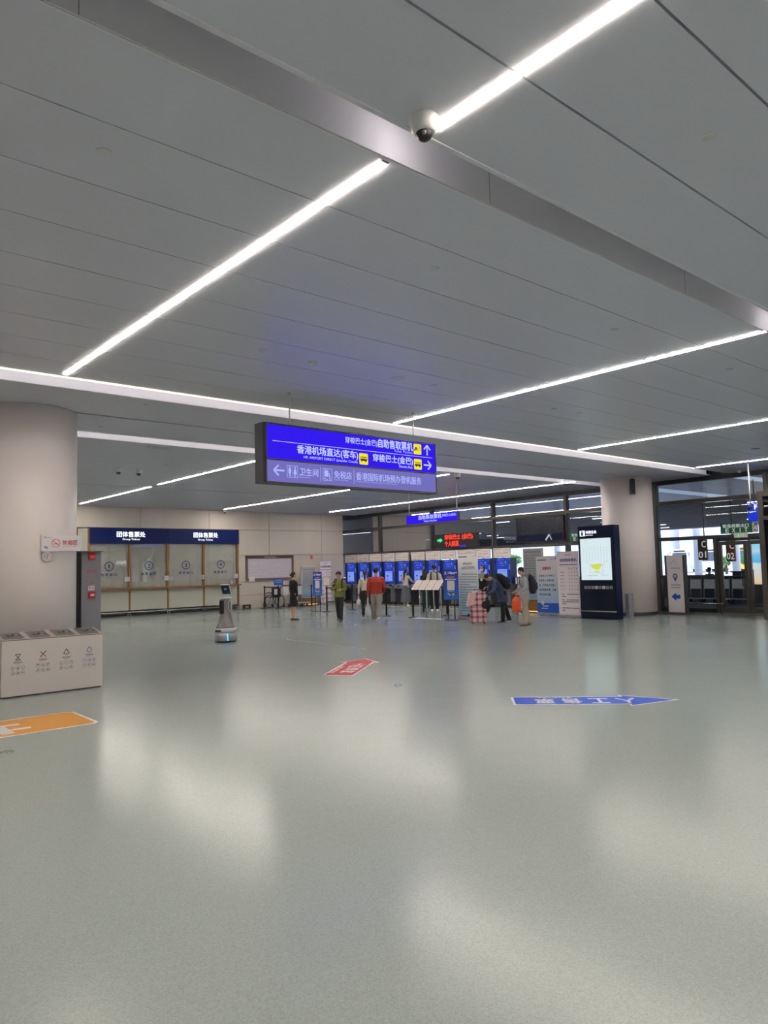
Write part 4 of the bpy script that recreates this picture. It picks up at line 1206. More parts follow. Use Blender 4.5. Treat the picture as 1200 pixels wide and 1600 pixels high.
def print3(w_, h):
    r = random.Random(33); y_ = -0.007; k = MB()
    disc(k, -0.08, h - 0.10, 0.018, y_, 'ink', 12); lines(k, -0.05, 0.12, h - 0.105, h - 0.09, y_, 'ink_soft', r); yield 'header_line', k
    k = MB(); text(k, '自助售取票机', -0.29, 0.33, h - 0.31, h - 0.21, y_, 'ink_blue', 0.03); yield 'heading', k
    k = MB(); lines(k, -0.32, 0.33, h - 0.415, h - 0.39, y_, 'board_brown', r, 0.05)
    for c in range(4): scrawl(k, 0.02 + c * 0.095, 0.05 + c * 0.095, h - 0.56, h - 0.49, y_, 'ink', 1, r, 1)
    for i in range(6):
        z = h - 0.64 - i * 0.107; ring(k, -0.30, z, 0.014, 0.006, y_, 'ink_soft', 10); lines(k, -0.27, -0.16, z - 0.01, z + 0.006, y_, 'ink_soft', r)
        for c in range(4): disc(k, 0.035 + c * 0.095, z, 0.014, y_, 'ink', 8)
    yield 'table_print', k
    k = MB()
    for i, z in enumerate((0.71, 0.64, 0.53, 0.47, 0.41, 0.28, 0.21)):
        lines(k, -0.27, 0.36 if i not in (1, 4, 6) else -0.12, z, z + 0.02, y_, 'ink', r, 0.08)
        if i in (0, 2, 5): disc(k, -0.33, z + 0.01, 0.008, y_, 'ink', 8)
    yield 'body_text', k
rollup(19.45, 13.73, 0.80, 2.05, 'pinkish ticket machine instruction banner left of the map totem', print3, m_='paper_pink')
rollup(21.0, 28.75, 0.64, 2.07, 'narrow lilac instruction banner against the stone wall by the first kiosk', print3, rot=SOUTH, m_='paper_pink')

def lightbox(x, y, w_, z0, z1, label, rot):
    t = thing('display_stand', label, 'display stand', (x, y, 0), rot)
    k = MB(); k.box(-w_ / 2, w_ / 2, -0.02, 0.03, z0, z1, 'stand_print'); k.build('display_panel', t)
    k = MB(); rect_frame(k, -w_ / 2 - 0.02, w_ / 2 + 0.02, z0 - 0.02, z1 + 0.02, 0.02, -0.03, 0.04, 'offwhite'); k.build('display_frame', t)
    k = MB(); r = random.Random(9)
    scrawl(k, -w_ / 2 + 0.04, w_ / 2 - 0.04, z1 - 0.13, z1 - 0.08, -0.022, 'ink_soft', 14, r)
    for i in range(9): lines(k, -w_ / 2 + 0.05, w_ / 2 - 0.08, z1 - 0.24 - i * 0.09, z1 - 0.225 - i * 0.09, -0.022, 'ink_soft', r, 0.15)
    k.build('print', t)
    k = MB(); k.box(-w_ / 2, w_ / 2, 0.0, 0.02, 0.05, z0 - 0.02, 'wood_trim'); k.box(-w_ / 2 - 0.02, w_ / 2 + 0.02, -0.25, 0.25, 0, 0.04, 'dark_grey'); k.box(-w_ / 2, w_ / 2, -0.03, 0.04, z0 - 0.05, z0 - 0.02, 'dark_grey'); k.build('foot', t)
    k = MB(); k.box(-w_ / 2 + 0.05, w_ / 2 - 0.05, -0.2, -0.17, 0.05, 0.075, 'warm_glow'); k.build('foot_lamp', t)
lightbox(20.0, 28.75, 0.78, 0.38, 1.80, 'grey-blue poster stand with a glowing foot against the stone wall', SOUTH)
lightbox(20.7, 16.05, 0.80, 0.48, 2.22, 'grey notice stand with a glowing foot behind the old man with the backpack', WEST)

def qr_stand(x, y, w_, label, rot):
    t = thing('payment_sign_stand', label, 'sign stand', (x, y, 0), rot, None)
    k = MB(); k.box(-w_ / 2, w_ / 2, -0.015, 0.015, 0.64, 1.57, 'alip_print'); k.build('sign_panel', t)
    k = MB(); rect_frame(k, -w_ / 2 - 0.01, w_ / 2 + 0.01, 0.63, 1.58, 0.015, -0.012, 0.02, 'black_metal'); k.build('panel_frame', t)
    for s_ in (-1, 1):
        k = MB(); k.box(s_ * 0.10 - 0.014, s_ * 0.10 + 0.014, 0.0, 0.03, 0.02, 0.64, 'black_metal'); k.build('leg', t)
    k = MB(); k.box(-0.20, 0.20, -0.14, 0.16, 0, 0.02, 'black_metal'); k.build('base_plate', t)
    q = w_ / 0.44
    k = MB(); text(k, '支', -0.19 * q, -0.12 * q, 1.43, 1.52, -0.018, 'sticker_white', 0.03); k.quad(-0.095 * q, -0.09 * q, 1.43, 1.52, -0.018, 'sticker_white'); text(k, 'Alipay+', -0.07 * q, 0.19 * q, 1.42, 1.52, -0.018, 'sticker_white', 0.04); k.build('lettering', t)
    k = MB(); r = random.Random(4); lines(k, -0.12 * q, 0.12 * q, 1.33, 1.36, -0.018, 'sticker_orange', r); lines(k, -0.17 * q, 0.17 * q, 1.26, 1.29, -0.018, 'sticker_white', r); lines(k, -0.10 * q, 0.10 * q, 0.90, 0.915, -0.018, 'sticker_white', r); lines(k, -0.06 * q, 0.06 * q, 0.69, 0.70, -0.018, 'sticker_white', r); k.build('fine_print', t)
    k = MB(); k.quad(-0.11 * q, 0.11 * q, 0.94, 1.23, -0.018, 'sticker_white'); k.quad(-0.095 * q, 0.095 * q, 0.96, 1.21, -0.0185, 'kiosk_header'); k.build('white_card', t)
    k = MB(); stroke(k, (-0.10 * q, 0.84), (-0.03 * q, 0.77), 0.03, -0.018, 'sticker_white'); disc(k, -0.075 * q, 0.79, 0.02, -0.018, 'alip_blue', 10); disc(k, 0.065 * q, 0.80, 0.045, -0.018, 'sticker_orange', 16); k.build('emblem', t)
qr_stand(17.40, 24.4, 0.34, 'blue payment sign on thin legs left of the woman in the green jacket', -math.radians(40))
qr_stand(16.75, 16.25, 0.46, 'blue payment sign on black legs between the reading desks and the notice banner', -math.radians(55))

# ------------------------------------------------------------------ queue posts
def post():
    t = thing('queue_post', 'x', 'queue post', (0, 0, 0))
    k = MB(); k.lathe([(0.17, 0), (0.17, 0.012), (0.12, 0.025), (0.04, 0.035)], 'rope_black', 24); k.build('base', t)
    k = MB(); k.lathe([(0.032, 0.03), (0.032, 0.90), (0.042, 0.905), (0.042, 0.99), (0.03, 1.0)], 'rope_black', 16); k.build('pole', t)
    return t
P = [(17.45, 28.55), (17.68, 27.79), (19.35, 27.61), (17.34, 23.69), (18.67, 23.74), (16.81, 19.47), (16.85, 18.14), (18.92, 19.8), (18.33, 18.0), (20.9, 17.0)]
PL = ['black queue post left of the wheelchair by the stone wall', 'black queue post standing in front of the wheelchair', 'black queue post left of the smaller blue payment sign', 'black queue post carrying the framed notice',
      'black queue post right behind the woman in the green jacket', 'black queue post right beside the man in the red sweater', 'black queue post at the left end of the reading desks', 'black queue post behind the reading desks', 'black queue post behind the larger blue payment sign', 'black queue post behind the notice banner']
p0 = post()
for i, ((x, y), l) in enumerate(zip(P, PL)):
    o = p0 if i == 0 else dup(p0)
    o.location = (x, y, 0); o['label'] = l; o['group'] = 'black belt queue posts'
def belt(a, b2, z, label, h=0.045):
    k = MB(); A = Vector(P[a]); B = Vector(P[b2]); d = (B - A).normalized(); A = A + d * 0.043; B = B - d * 0.043; n_ = Vector((-d.y, d.x)) * 0.0015
    k.add([(A.x - n_.x, A.y - n_.y, z), (B.x - n_.x, B.y - n_.y, z), (B.x + n_.x, B.y + n_.y, z), (A.x + n_.x, A.y + n_.y, z), (A.x - n_.x, A.y - n_.y, z + h), (B.x - n_.x, B.y - n_.y, z + h), (B.x + n_.x, B.y + n_.y, z + h), (A.x + n_.x, A.y + n_.y, z + h)],
          [(0, 3, 2, 1), (4, 5, 6, 7), (0, 1, 5, 4), (1, 2, 6, 5), (2, 3, 7, 6), (3, 0, 4, 7)], 'rope_black')
    tagp(k.build('belt'), label, 'belt')
belt(0, 1, 0.92, 'dark belt stretched in front of the wheelchair')
belt(3, 4, 0.92, 'upper dark belt beside the framed notice post')
belt(3, 4, 0.36, 'lower dark belt beside the framed notice post')
belt(7, 8, 0.92, 'dark belt behind the reading desks')
fn = thing('framed_notice', 'dark framed paper notice standing on top of a queue post', 'notice', (17.34, 23.69, 1.0), -math.radians(42))
k = MB(); rect_frame(k, -0.15, 0.15, 0.03, 0.38, 0.022, -0.012, 0.012, 'board_brown'); k.bar((0, 0, 0.001), (0, 0, 0.03), 0.012, 'black_metal'); k.build('notice_frame', fn)
k = MB(); k.box(-0.13, 0.13, -0.004, 0.004, 0.05, 0.36, 'offwhite')
for i in range(7): lines(k, -0.1, 0.1, 0.31 - i * 0.035, 0.316 - i * 0.035, -0.006, 'ink_soft', rnd)
k.build('notice_paper', fn)
bn = thing('small_blue_notice', 'small blue notice plate on the queue post before the wheelchair', 'notice', (17.68, 27.75, 1.0), -math.radians(30))
k = MB(); k.box(-0.20, 0.20, -0.012, 0.012, 0.03, 0.30, 'alip_blue'); k.bar((0, 0, 0.001), (0, 0, 0.03), 0.012, 'black_metal'); k.build('plate', bn)
k = MB(); scrawl(k, -0.16, 0.16, 0.22, 0.27, -0.014, 'sticker_white', 9, rnd, 1); scrawl(k, -0.14, 0.14, 0.14, 0.18, -0.014, 'sticker_white', 8, rnd, 1); k.build('print', bn)

# ------------------------------------------------------------------ reading desks
def desk():
    t = thing('reading_desk', 'x', 'desk', (0, 0, 0), WEST)
    Mx = Matrix.Translation((0, -0.11, 0.94)) @ Matrix.Rotation(math.radians(48), 4, 'X')
    k = MB(); k.box(-0.155, 0.155, 0, 0.40, -0.01, 0.01, 'kiosk_header', Mx); p = k.build('slanted_board', t)
    k = MB(); r = random.Random(8)
    for i in range(9): k.add([(-0.12, 0.06 + i * 0.035, 0.0112), (0.12 - r.random() * 0.05, 0.06 + i * 0.035, 0.0112), (0.12 - r.random() * 0.05, 0.066 + i * 0.035, 0.0112), (-0.12, 0.066 + i * 0.035, 0.0112)], [(0, 1, 2, 3)], 'board_brown', Mx)
    k.build('print', p)
    k = MB(); rect_frame(k, -0.162, 0.162, 0, 0, 0.0, 0, 0, 'silver') if False else k.box(-0.162, -0.155, -0.005, 0.405, -0.012, 0.014, 'dark_grey', Mx)
    k.box(0.155, 0.162, -0.005, 0.405, -0.012, 0.014, 'dark_grey', Mx); k.build('board_edge', t)
    k = MB(); k.bar((0.12, 0.02, 0.012), (0.12, 0.0, 1.03), 0.017, 'silver'); k.build('pole', t)
    k = MB(); k.box(-0.13, 0.14, -0.13, 0.15, 0, 0.012, 'white_plastic'); k.build('base_plate', t)
    return t
dl = ['slanted reading desk at the left end of the row of four', 'slanted reading desk, second from the left of the four', 'slanted reading desk, third from the left of the four', 'slanted reading desk next to the blue payment sign']
d0 = desk()
for i in range(4):
    o = d0 if i == 0 else dup(d0)
    o.location = (16.75, 17.83 - i * 0.33, 0); o['label'] = dl[i]; o['group'] = 'slanted reading desks'

# ------------------------------------------------------------------ map totem
tt = thing('map_totem', 'tall navy information totem with a lit map screen before the right pillar', 'totem', (19.25, 12.57, 0), WEST)
k = MB()
k.rbox(-0.62, 0.62, 0.0, 0.34, 0.0, 2.80, 0.02, 'navy_dark'); k.build('totem_body', tt)
k = MB(); k.box(-0.60, 0.60, -0.012, 0.0, 0.05, 2.44, 'totem_black'); k.build('glass_front', tt)
k = MB(); k.box(-0.53, 0.52, -0.018, -0.012, 1.17, 2.42, 'screen_pale'); scn = k.build('map_screen', tt)
k = MB(); r = random.Random(12)
for i in range(9): 
    x = -0.42 + i * 0.10
    for q in range(6):
        z = 2.18 - q * 0.075 - abs(i - 4) * 0.01
        k.quad(x, x + 0.006, z - 0.05, z, -0.020, 'screen_line')
stroke(k, (-0.34, 1.73), (-0.17, 1.60), 0.006, -0.020, 'screen_line'); stroke(k, (0.38, 1.74), (0.20, 1.60), 0.006, -0.020, 'screen_line')
rect_frame(k, -0.21, 0.23, 1.38, 1.62, 0.006, -0.021, -0.020, 'screen_line')
lines(k, -0.30, 0.05, 1.29, 1.30, -0.020, 'screen_line', r); lines(k, 0.15, 0.42, 1.31, 1.32, -0.020, 'screen_line', r); lines(k, -0.45, -0.3, 2.36, 2.37, -0.020, 'screen_line', r)
k.build('map_drawing', scn)
k = MB(); k.poly([(-0.16, -0.0205, 1.63), (0.17, -0.0205, 1.66), (0.18, -0.0205, 1.60), (0.12, -0.0205, 1.50), (0.05, -0.0205, 1.46), (-0.16, -0.0205, 1.53)], 'screen_yellow')
k.poly([(-0.08, -0.0205, 1.44), (0.12, -0.0205, 1.44), (0.10, -0.0205, 1.40), (-0.06, -0.0205, 1.40)], 'screen_yellow'); k.build('map_highlight', scn)
k = MB(); k.box(-0.53, -0.36, -0.016, 0.0, 2.50, 2.67, 'white_lit'); text(k, 'i', -0.465, -0.425, 2.52, 2.65, -0.018, 'ink_blue', 0.06); k.build('info_symbol', tt)
k = MB(); text(k, '地图信息', -0.33, 0.05, 2.57, 2.66, -0.004, 'white_lit', 0.03); text(k, 'Information', -0.33, -0.08, 2.51, 2.545, -0.004, 'white_lit', 0.02); k.build('lettering', tt)
for i in range(8):
    k = MB(); x = -0.40 + i * 0.125
    k.box(x - 0.05, x + 0.05, -0.016, -0.012, 0.90, 0.99, 'mid_grey' if i not in (3, 5) else 'board_lilac'); ring(k, x, 0.95, 0.014, 0.006, -0.017, 'ink', 10); k.build('service_icon', tt)
k = MB(); k.bar((-0.62, -0.035, 0.235), (0.62, -0.035, 0.235), 0.015, 'silver'); k.box(-0.60, -0.57, -0.035, 0, 0.225, 0.245, 'silver'); k.box(0.57, 0.60, -0.035, 0, 0.225, 0.245, 'silver'); k.build('kick_rail', tt)
k = MB(); k.box(-0.06, 0.06, -0.25, 0.0, 0, 0.72, 'cab_grey'); k.box(-0.05, 0.05, -0.255, -0.25, 0.2, 0.24, 'silver')
tagp(k.build('side_box', loc=(20.35, 12.12, 0), rotz=WEST), 'narrow grey box standing between the map totem and the right pillar', 'box')

# slim white direction totem by the doors
wt = thing('direction_totem', 'slim white direction totem with a blue arrow pointing left by the doors', 'totem', (22.2, 11.65, 0), WEST)
k = MB(); k.box(-0.33, 0.33, 0.03, 0.16, 0.06, 1.86, 'dark_grey'); k.box(-0.33, -0.27, -0.01, 0.03, 0.06, 1.86, 'dark_grey'); k.box(0.27, 0.33, -0.01, 0.03, 0.06, 1.86, 'dark_grey'); k.build('totem_body', wt)
k = MB(); k.box(-0.27, 0.27, 0.0, 0.03, 0.06, 1.86, 'paper'); k.build('front_panel', wt)
k = MB(); k.box(-0.36, 0.42, -0.22, 0.30, 0, 0.05, 'dark_grey'); k.build('base_plate', wt)
k = MB(); ring(k, 0.0, 1.20, 0.05, 0.03, -0.003, 'ink_blue', 20); k.poly([(-0.05, -0.003, 1.14), (0.05, -0.003, 1.14), (0.0, -0.003, 1.02)], 'ink_blue'); disc(k, 0, 1.20, 0.05, -0.003, 'board_lilac', 16); k.build('pin_symbol', wt)
k = MB(); stroke(k, (-0.16, 1.56), (-0.03, 1.70), 0.022, -0.003, 'board_lilac'); stroke(k, (-0.03, 1.70), (0.09, 1.54), 0.022, -0.0033, 'board_lilac'); scrawl(k, -0.13, 0.18, 1.43, 1.47, -0.003, 'ink_soft', 8, rnd); lines(k, -0.1, 0.18, 1.38, 1.39, -0.003, 'board_lilac', rnd); k.build('emblem', wt)
k = MB(); scrawl(k, -0.15, 0.17, 0.90, 0.95, -0.003, 'ink_soft', 7, rnd); scrawl(k, -0.15, 0.17, 0.82, 0.86, -0.003, 'ink_soft', 9, rnd); k.build('print', wt)
k = MB(); k.poly([(-0.16, -0.003, 0.55), (0.0, -0.003, 0.68), (0.0, -0.003, 0.61), (0.14, -0.003, 0.61), (0.14, -0.003, 0.49), (0.0, -0.003, 0.49), (0.0, -0.003, 0.42)], 'alip_blue'); k.build('arrow', wt)
# crowd rail at the glazing
cr = thing('crowd_rail', 'low chrome rail along the glazing right of the direction totem', 'rail', (22.9, 11.4, 0), WEST)
k = MB(); k.bar((-0.6, 0, 0.32), (0.9, 0, 0.32), 0.018, 'chrome'); k.build('rail_tube', cr)
for x in (-0.55, 0.85):
    k = MB(); k.bar((x, 0, 0), (x, 0, 0.32), 0.02, 'dark_grey'); k.build('rail_leg', cr)

# ------------------------------------------------------------------ wheelchair and trolleys
wc = thing('wheelchair', 'folded-arm black wheelchair with a white paper on its back, parked by the stone wall', 'wheelchair', (17.98, 28.55, 0), math.radians(10))
for s_ in (-1, 1):
    k = MB(); x = s_ * 0.31
    for i in range(28):
        a, b2 = 2 * PI * i / 28, 2 * PI * (i + 1) / 28
        k.bar((x, 0.30 * math.cos(a), 0.30 + 0.28 * math.sin(a)), (x, 0.30 * math.cos(b2), 0.30 + 0.28 * math.sin(b2)), 0.018, 'black_plastic', 6)
    wh = k.build('large_wheel', wc)
    k = MB()
    for i in range(9):
        a = PI * i / 9; k.bar((x, 0.28 * math.cos(a), 0.30 + 0.27 * math.sin(a)), (x, -0.28 * math.cos(a), 0.30 - 0.27 * math.sin(a)), 0.005, 'silver', 5)
    k.ell((x, 0, 0.30), (0.03, 0.04, 0.04), 'silver', nu=10, nv=6); k.build('spokes', wh)
    k = MB()
    k.bar((s_ * 0.26, -0.10, 0.48), (s_ * 0.26, -0.10, 0.92), 0.013, 'black_metal'); k.bar((s_ * 0.26, -0.10, 0.48), (s_ * 0.26, 0.38, 0.48), 0.013, 'black_metal'); k.bar((s_ * 0.26, 0.38, 0.48), (s_ * 0.26, 0.48, 0.15), 0.013, 'black_metal')
    k.bar((s_ * 0.27, -0.08, 0.68), (s_ * 0.27, 0.25, 0.68), 0.02, 'black_plastic'); k.bar((s_ * 0.27, 0.25, 0.68), (s_ * 0.27, 0.25, 0.48), 0.012, 'black_metal'); k.bar((s_ * 0.26, -0.10, 0.92), (s_ * 0.26, -0.22, 0.94), 0.018, 'black_plastic')
    k.bar((s_ * 0.26, 0.0, 0.48), (s_ * 0.26, 0.0, 0.30), 0.013, 'black_metal')
    k.build('side_frame', wc)
    k = MB(); k.lathe([(0.07, -0.02), (0.075, 0), (0.07, 0.02)], 'black_plastic', 16, Matrix.Translation((s_ * 0.24, 0.42, 0.077)) @ Matrix.Rotation(PI / 2, 4, 'Y')); k.build('front_caster', wc)
    k = MB(); k.box(s_ * 0.16 - 0.07, s_ * 0.16 + 0.07, 0.46, 0.60, 0.12, 0.135, 'black_plastic'); k.build('footplate', wc)
k = MB(); k.box(-0.25, 0.25, -0.06, 0.36, 0.46, 0.50, 'black_plastic'); k.build('seat', wc)
k = MB(); k.box(-0.25, 0.25, -0.115, -0.085, 0.50, 0.90, 'black_plastic'); k.build('backrest', wc)
k = MB(); k.box(-0.13, 0.14, -0.125, -0.117, 0.60, 0.84, 'paper')
for i in range(5): lines(k, -0.1, 0.11, 0.78 - i * 0.035, 0.786 - i * 0.035, -0.127, 'ink_soft', rnd)
k.build('paper_sheet', wc)
def trolley():
    t = thing('luggage_trolley', 'x', 'trolley', (0, 0, 0))
    k = MB(); k.box(-0.22, 0.22, -0.32, 0.32, 0.17, 0.19, 'silver')
    for s_ in (-1, 1): k.bar((s_ * 0.22, 0.35, 0.18), (s_ * 0.22, -0.36, 0.18), 0.018, 'silver')
    k.build('platform', t)
    for s_ in (-1, 1):
        k = MB(); k.bar((s_ * 0.22, 0.30, 0.18), (s_ * 0.22, 0.40, 0.98), 0.016, 'silver'); k.build('upright', t)
    k = MB(); k.bar((-0.26, 0.40, 0.98), (0.26, 0.40, 0.98), 0.022, 'black_plastic'); k.build('handle', t)
    k = MB(); k.box(-0.21, 0.21, 0.34, 0.36, 0.55, 0.92, 'white_plastic'); k.build('back_plate', t)
    for x, y in ((-0.2, 0.3), (0.2, 0.3), (0.0, -0.3)):
        k = MB(); k.lathe([(0.07, -0.02), (0.08, 0), (0.07, 0.02)], 'dark_grey', 14, Matrix.Translation((x, y, 0.08)) @ Matrix.Rotation(PI / 2, 4, 'Y')); k.bar((x, y, 0.09), (x, y, 0.17), 0.012, 'silver'); k.build('wheel', t)
    return t
tr = trolley()
for i, (x, l) in enumerate(((18.55, 'luggage trolley nearest the wheelchair'), (19.15, 'luggage trolley behind the woman in the black suit'), (19.42, 'luggage trolley right of the woman in the black suit, next to the poster stand'))):
    o = tr if i == 0 else dup(tr)
    o.location = (x, 28.3, 0); o.rotation_euler = (0, 0, math.radians(-90)); o['label'] = l; o['group'] = 'luggage trolleys by the stone wall'
for q, o in enumerate([x for x in bpy.data.objects if x.get('category') == 'trolley']):
    o.location = (18.63 + q * 0.37, 28.3, 0); o.rotation_euler = (0, 0, 0); o.scale = (0.66, 1, 1)

# ------------------------------------------------------------------ robot
ro = thing('service_robot', 'grey and silver service robot with a tilted black screen on its neck', 'robot', (8.74, 16.1, 0), math.radians(200) - PI / 2)
k = MB(); k.lathe([(0.255, 0.03), (0.27, 0.06), (0.275, 0.15), (0.27, 0.215), (0.262, 0.225)], 'silver', 40, None, 0.92, 1.05); k.build('base_shell', ro)
k = MB(); k.lathe([(0.25, 0.225), (0.25, 0.24), (0.262, 0.243), (0.262, 0.32), (0.255, 0.335)], 'white_plastic', 40, None, 0.92, 1.05); k.build('upper_base_ring', ro)
k = MB(); k.lathe([(0.24, 0.012), (0.25, 0.04)], 'black_plastic', 30, None, 0.92, 1.05); k.build('bumper', ro)
for x, y in ((0.14, 0.12), (-0.14, 0.12), (0.14, -0.12), (-0.14, -0.12)):
    k = MB(); k.lathe([(0.03, -0.012), (0.03, 0.012)], 'black_plastic', 12, Matrix.Translation((x, y, 0.03)) @ Matrix.Rotation(PI / 2, 4, 'Y')); k.build('wheel', ro)
mat('robot_grey', (0.28, 0.265, 0.25), 0.3, 0.6)
k = MB(); k.lathe([(0.255, 0.335), (0.24, 0.36), (0.205, 0.42), (0.175, 0.50), (0.15, 0.60), (0.135, 0.70), (0.128, 0.80), (0.13, 0.92), (0.135, 1.02), (0.11, 1.05)], 'robot_grey', 40, None, 0.86, 1.0); k.build('torso', ro)
k = MB(); k.box(-0.06, 0.06, 0.125, 0.15, 0.68, 1.0, 'black_plastic'); k.build('front_panel', ro)
k = MB(); k.box(-0.08, 0.08, 0.24, 0.285, 0.26, 0.30, 'black_plastic'); k.build('sensor_slot', ro)
k = MB(); k.rbox(-0.12, 0.12, -0.13, 0.17, 1.045, 1.075, 0.05, 'white_plastic'); k.build('collar', ro)
k = MB()
for s_ in (-1, 1):
    k.tube([(s_ * 0.128, -0.03, 1.02), (s_ * 0.142, 0.05, 0.95), (s_ * 0.142, 0.05, 0.80), (s_ * 0.140, 0.0, 0.71), (s_ * 0.140, -0.05, 0.80), (s_ * 0.138, -0.05, 0.96), (s_ * 0.128, -0.03, 1.02)], 0.010, 'white_plastic', n=6)
k.build('side_loop', ro)
k = MB(); k.tube([(0, -0.06, 1.05), (0, -0.10, 1.13), (0, -0.06, 1.22)], 0.018, 'white_plastic'); k.build('neck', ro)
Mx = Matrix.Translation((0, -0.02, 1.26)) @ Matrix.Rotation(math.radians(-18), 4, 'X')
k = MB(); k.box(-0.135, 0.135, -0.012, 0.012, -0.12, 0.12, 'white_plastic', Mx); sc = k.build('tablet_shell', ro)
k = MB(); k.box(-0.13, 0.13, 0.012, 0.016, -0.115, 0.115, 'totem_black', Mx); k.build('tablet_screen', sc)
k = MB()
for a, b2 in ((-0.03, -0.012), (0.012, 0.03)): k.add([(a, 0.018, -0.0), (b2, 0.018, -0.0), (b2, 0.018, 0.035), (a, 0.018, 0.035)], [(0, 1, 2, 3)], 'screen_blue_light', Mx)
k.build('face_icon', sc)
k = MB()
for zz, dx in ((0.06, 0.0), (0.10, 0.015), (0.14, 0.022), (0.18, 0.04)):
    a = math.radians(146) - dx
    for q in range(2): k.ell((0.256 * math.cos(a), 0.29 * math.sin(a), zz + q * 0.02), (0.016, 0.012, 0.016), 'robot_cyan', nu=8, nv=6)
k.build('status_light', ro)

# ------------------------------------------------------------------ floor stickers
def sticker(label, pts, m_, border):
    c = Vector((sum(p[0] for p in pts) / len(pts), sum(p[1] for p in pts) / len(pts)))
    t = thing('floor_arrow', label, 'floor sticker', (c.x, c.y, 0))
    k = MB(); k.prism([(p[0] - c.x, p[1] - c.y) for p in pts], 0.0005, 0.002, 'sticker_white'); k.build('white_border', t)
    n_ = len(pts); ins = []
    for i in range(n_):
        p, q, r_ = Vector(pts[i - 1]), Vector(pts[i]), Vector(pts[(i + 1) % n_])
        d1 = (q - p).normalized(); d2 = (r_ - q).normalized()
        n1_ = Vector((-d1.y, d1.x)); n2_ = Vector((-d2.y, d2.x))
        bis = (n1_ + n2_); L = bis.length
        bis = bis / L; ins.append(q + bis * min(border / max(bis.dot(n1_), 0.35), border * 2.2) - c)
    k = MB(); k.prism([(p.x, p.y) for p in ins], 0.002, 0.003, m_); k.build('coloured_field', t)
    return t, c
def arrow_pts(a, b2, w_, hw, hl):
    a = Vector(a); b2 = Vector(b2); d = (b2 - a).normalized(); n_ = Vector((-d.y, d.x)); h = b2 - d * hl
    return [tuple(p) for p in (a - n_ * w_ / 2, h - n_ * w_ / 2, h - n_ * hw / 2, b2, h + n_ * hw / 2, h + n_ * w_ / 2, a + n_ * w_ / 2)], d, n_
def floor_text(t, s_, cx_, cy_, xdir, ydir, w_, h, m_='sticker_white', bold=0.03, z=0.004):
    k = MB(); M4 = Matrix(((xdir[0], 0, ydir[0], cx_), (xdir[1], 0, ydir[1], cy_), (0, 1, 0, z), (0, 0, 0, 1)))
    if s_ == '#': scrawl(k, -w_ / 2, w_ / 2, -h / 2, h / 2, 0, m_, 4, random.Random(int(cx_ * 999)), 1)
    else: text(k, s_, -w_ / 2, w_ / 2, -h / 2, h / 2, 0, m_, bold)
    k.add([tuple(v_) for v_ in []], [], m_)
    o = k.build('lettering', t)
    o.data.transform(M4)
    return o
pts, d, n_ = arrow_pts((7.13, 9.48), (8.79, 10.80), 0.52, 0.74, 0.55)
t, c = sticker('red floor arrow pointing away toward the ticket kiosks', pts, 'sticker_red', 0.03)
for i in range(4):
    q = Vector((7.13, 9.48)) + d * (0.42 + i * 0.29) - c - n_ * 0.06
    floor_text(t, '跨境巴士'[i], q.x, q.y, (-n_).to_tuple() if False else (-n_.x, -n_.y), (d.x, d.y), 0.24, 0.22)
q = Vector((7.13, 9.48)) + d * 0.85 - c + n_ * 0.16
for i in range(3):
    q = Vector((7.13, 9.48)) + d * (0.35 + i * 0.28) - c + n_ * 0.17
    floor_text(t, '#', q.x, q.y, (d.x, d.y), (n_.x, n_.y), 0.24, 0.06)
pts, d, n_ = arrow_pts((7.23, 6.02), (8.63, 4.56), 0.53, 0.74, 0.66)
t, c = sticker('blue floor arrow pointing right with white ticket lettering', pts, 'sticker_blue', 0.03)
for i, ch in enumerate('票售工人'):
    q = Vector((7.23, 6.02)) + d * (0.40 + i * 0.33) - c - n_ * 0.03
    floor_text(t, ch, q.x, q.y, (-d.x, -d.y), (-n_.x, -n_.y), 0.23, 0.30)
q = Vector((7.23, 6.02)) + d * 0.55 - c + n_ * 0.20
floor_text(t, 'Tickets', q.x, q.y, (-d.x, -d.y), (-n_.x, -n_.y), 0.42, 0.08)
t, c = sticker('orange floor strip with a white character at the left below the bins', [(0.6, 8.66), (3.02, 8.66), (3.09, 8.73), (3.09, 9.58), (3.00, 9.66), (0.6, 9.66)], 'sticker_orange', 0.035)
k = MB()
k.prism([(x - c.x, y - c.y) for x, y in ((2.09, 8.79), (2.22, 8.79), (2.22, 9.34), (2.09, 9.34))], 0.003, 0.004, 'sticker_white')
k.prism([(x - c.x, y - c.y) for x, y in ((2.22, 9.24), (2.38, 9.24), (2.38, 9.33), (2.22, 9.33))], 0.003, 0.004, 'sticker_white')
k.prism([(x - c.x, y - c.y) for x, y in ((2.22, 8.96), (2.43, 8.96), (2.43, 9.04), (2.22, 9.04))], 0.003, 0.004, 'sticker_white')
k.build('lettering', t)
for x, y, l in ((1.93, 7.93, 'round chrome floor cap under the orange strip'), (7.1, 8.01, 'small worn floor cap between the red and the blue arrow')):
    k = MB(); k.lathe([(0.062, 0), (0.06, 0.004), (0.035, 0.005)], 'chrome', 24); k.ell((0, 0, 0.004), (0.03, 0.03, 0.004), 'chrome'); tagp(k.build('drain_cover', loc=(x, y, 0)), l, 'drain cover')
mat('dot_yellow', (0.62, 0.60, 0.30), 0.5)
t = thing('tactile_dots', 'dotted pale yellow line of studs on the floor left of the red arrow', 'floor marking', (9.85, 13.7, 0))
for i in range(26):
    k = MB(); y = -1.55 + i * 0.125
    k.lathe([(0.021, 0), (0.017, 0.003)], 'dot_yellow', 10, Matrix.Translation((-0.02 + 0.006 * i, y, 0))); k.build('stud', t)
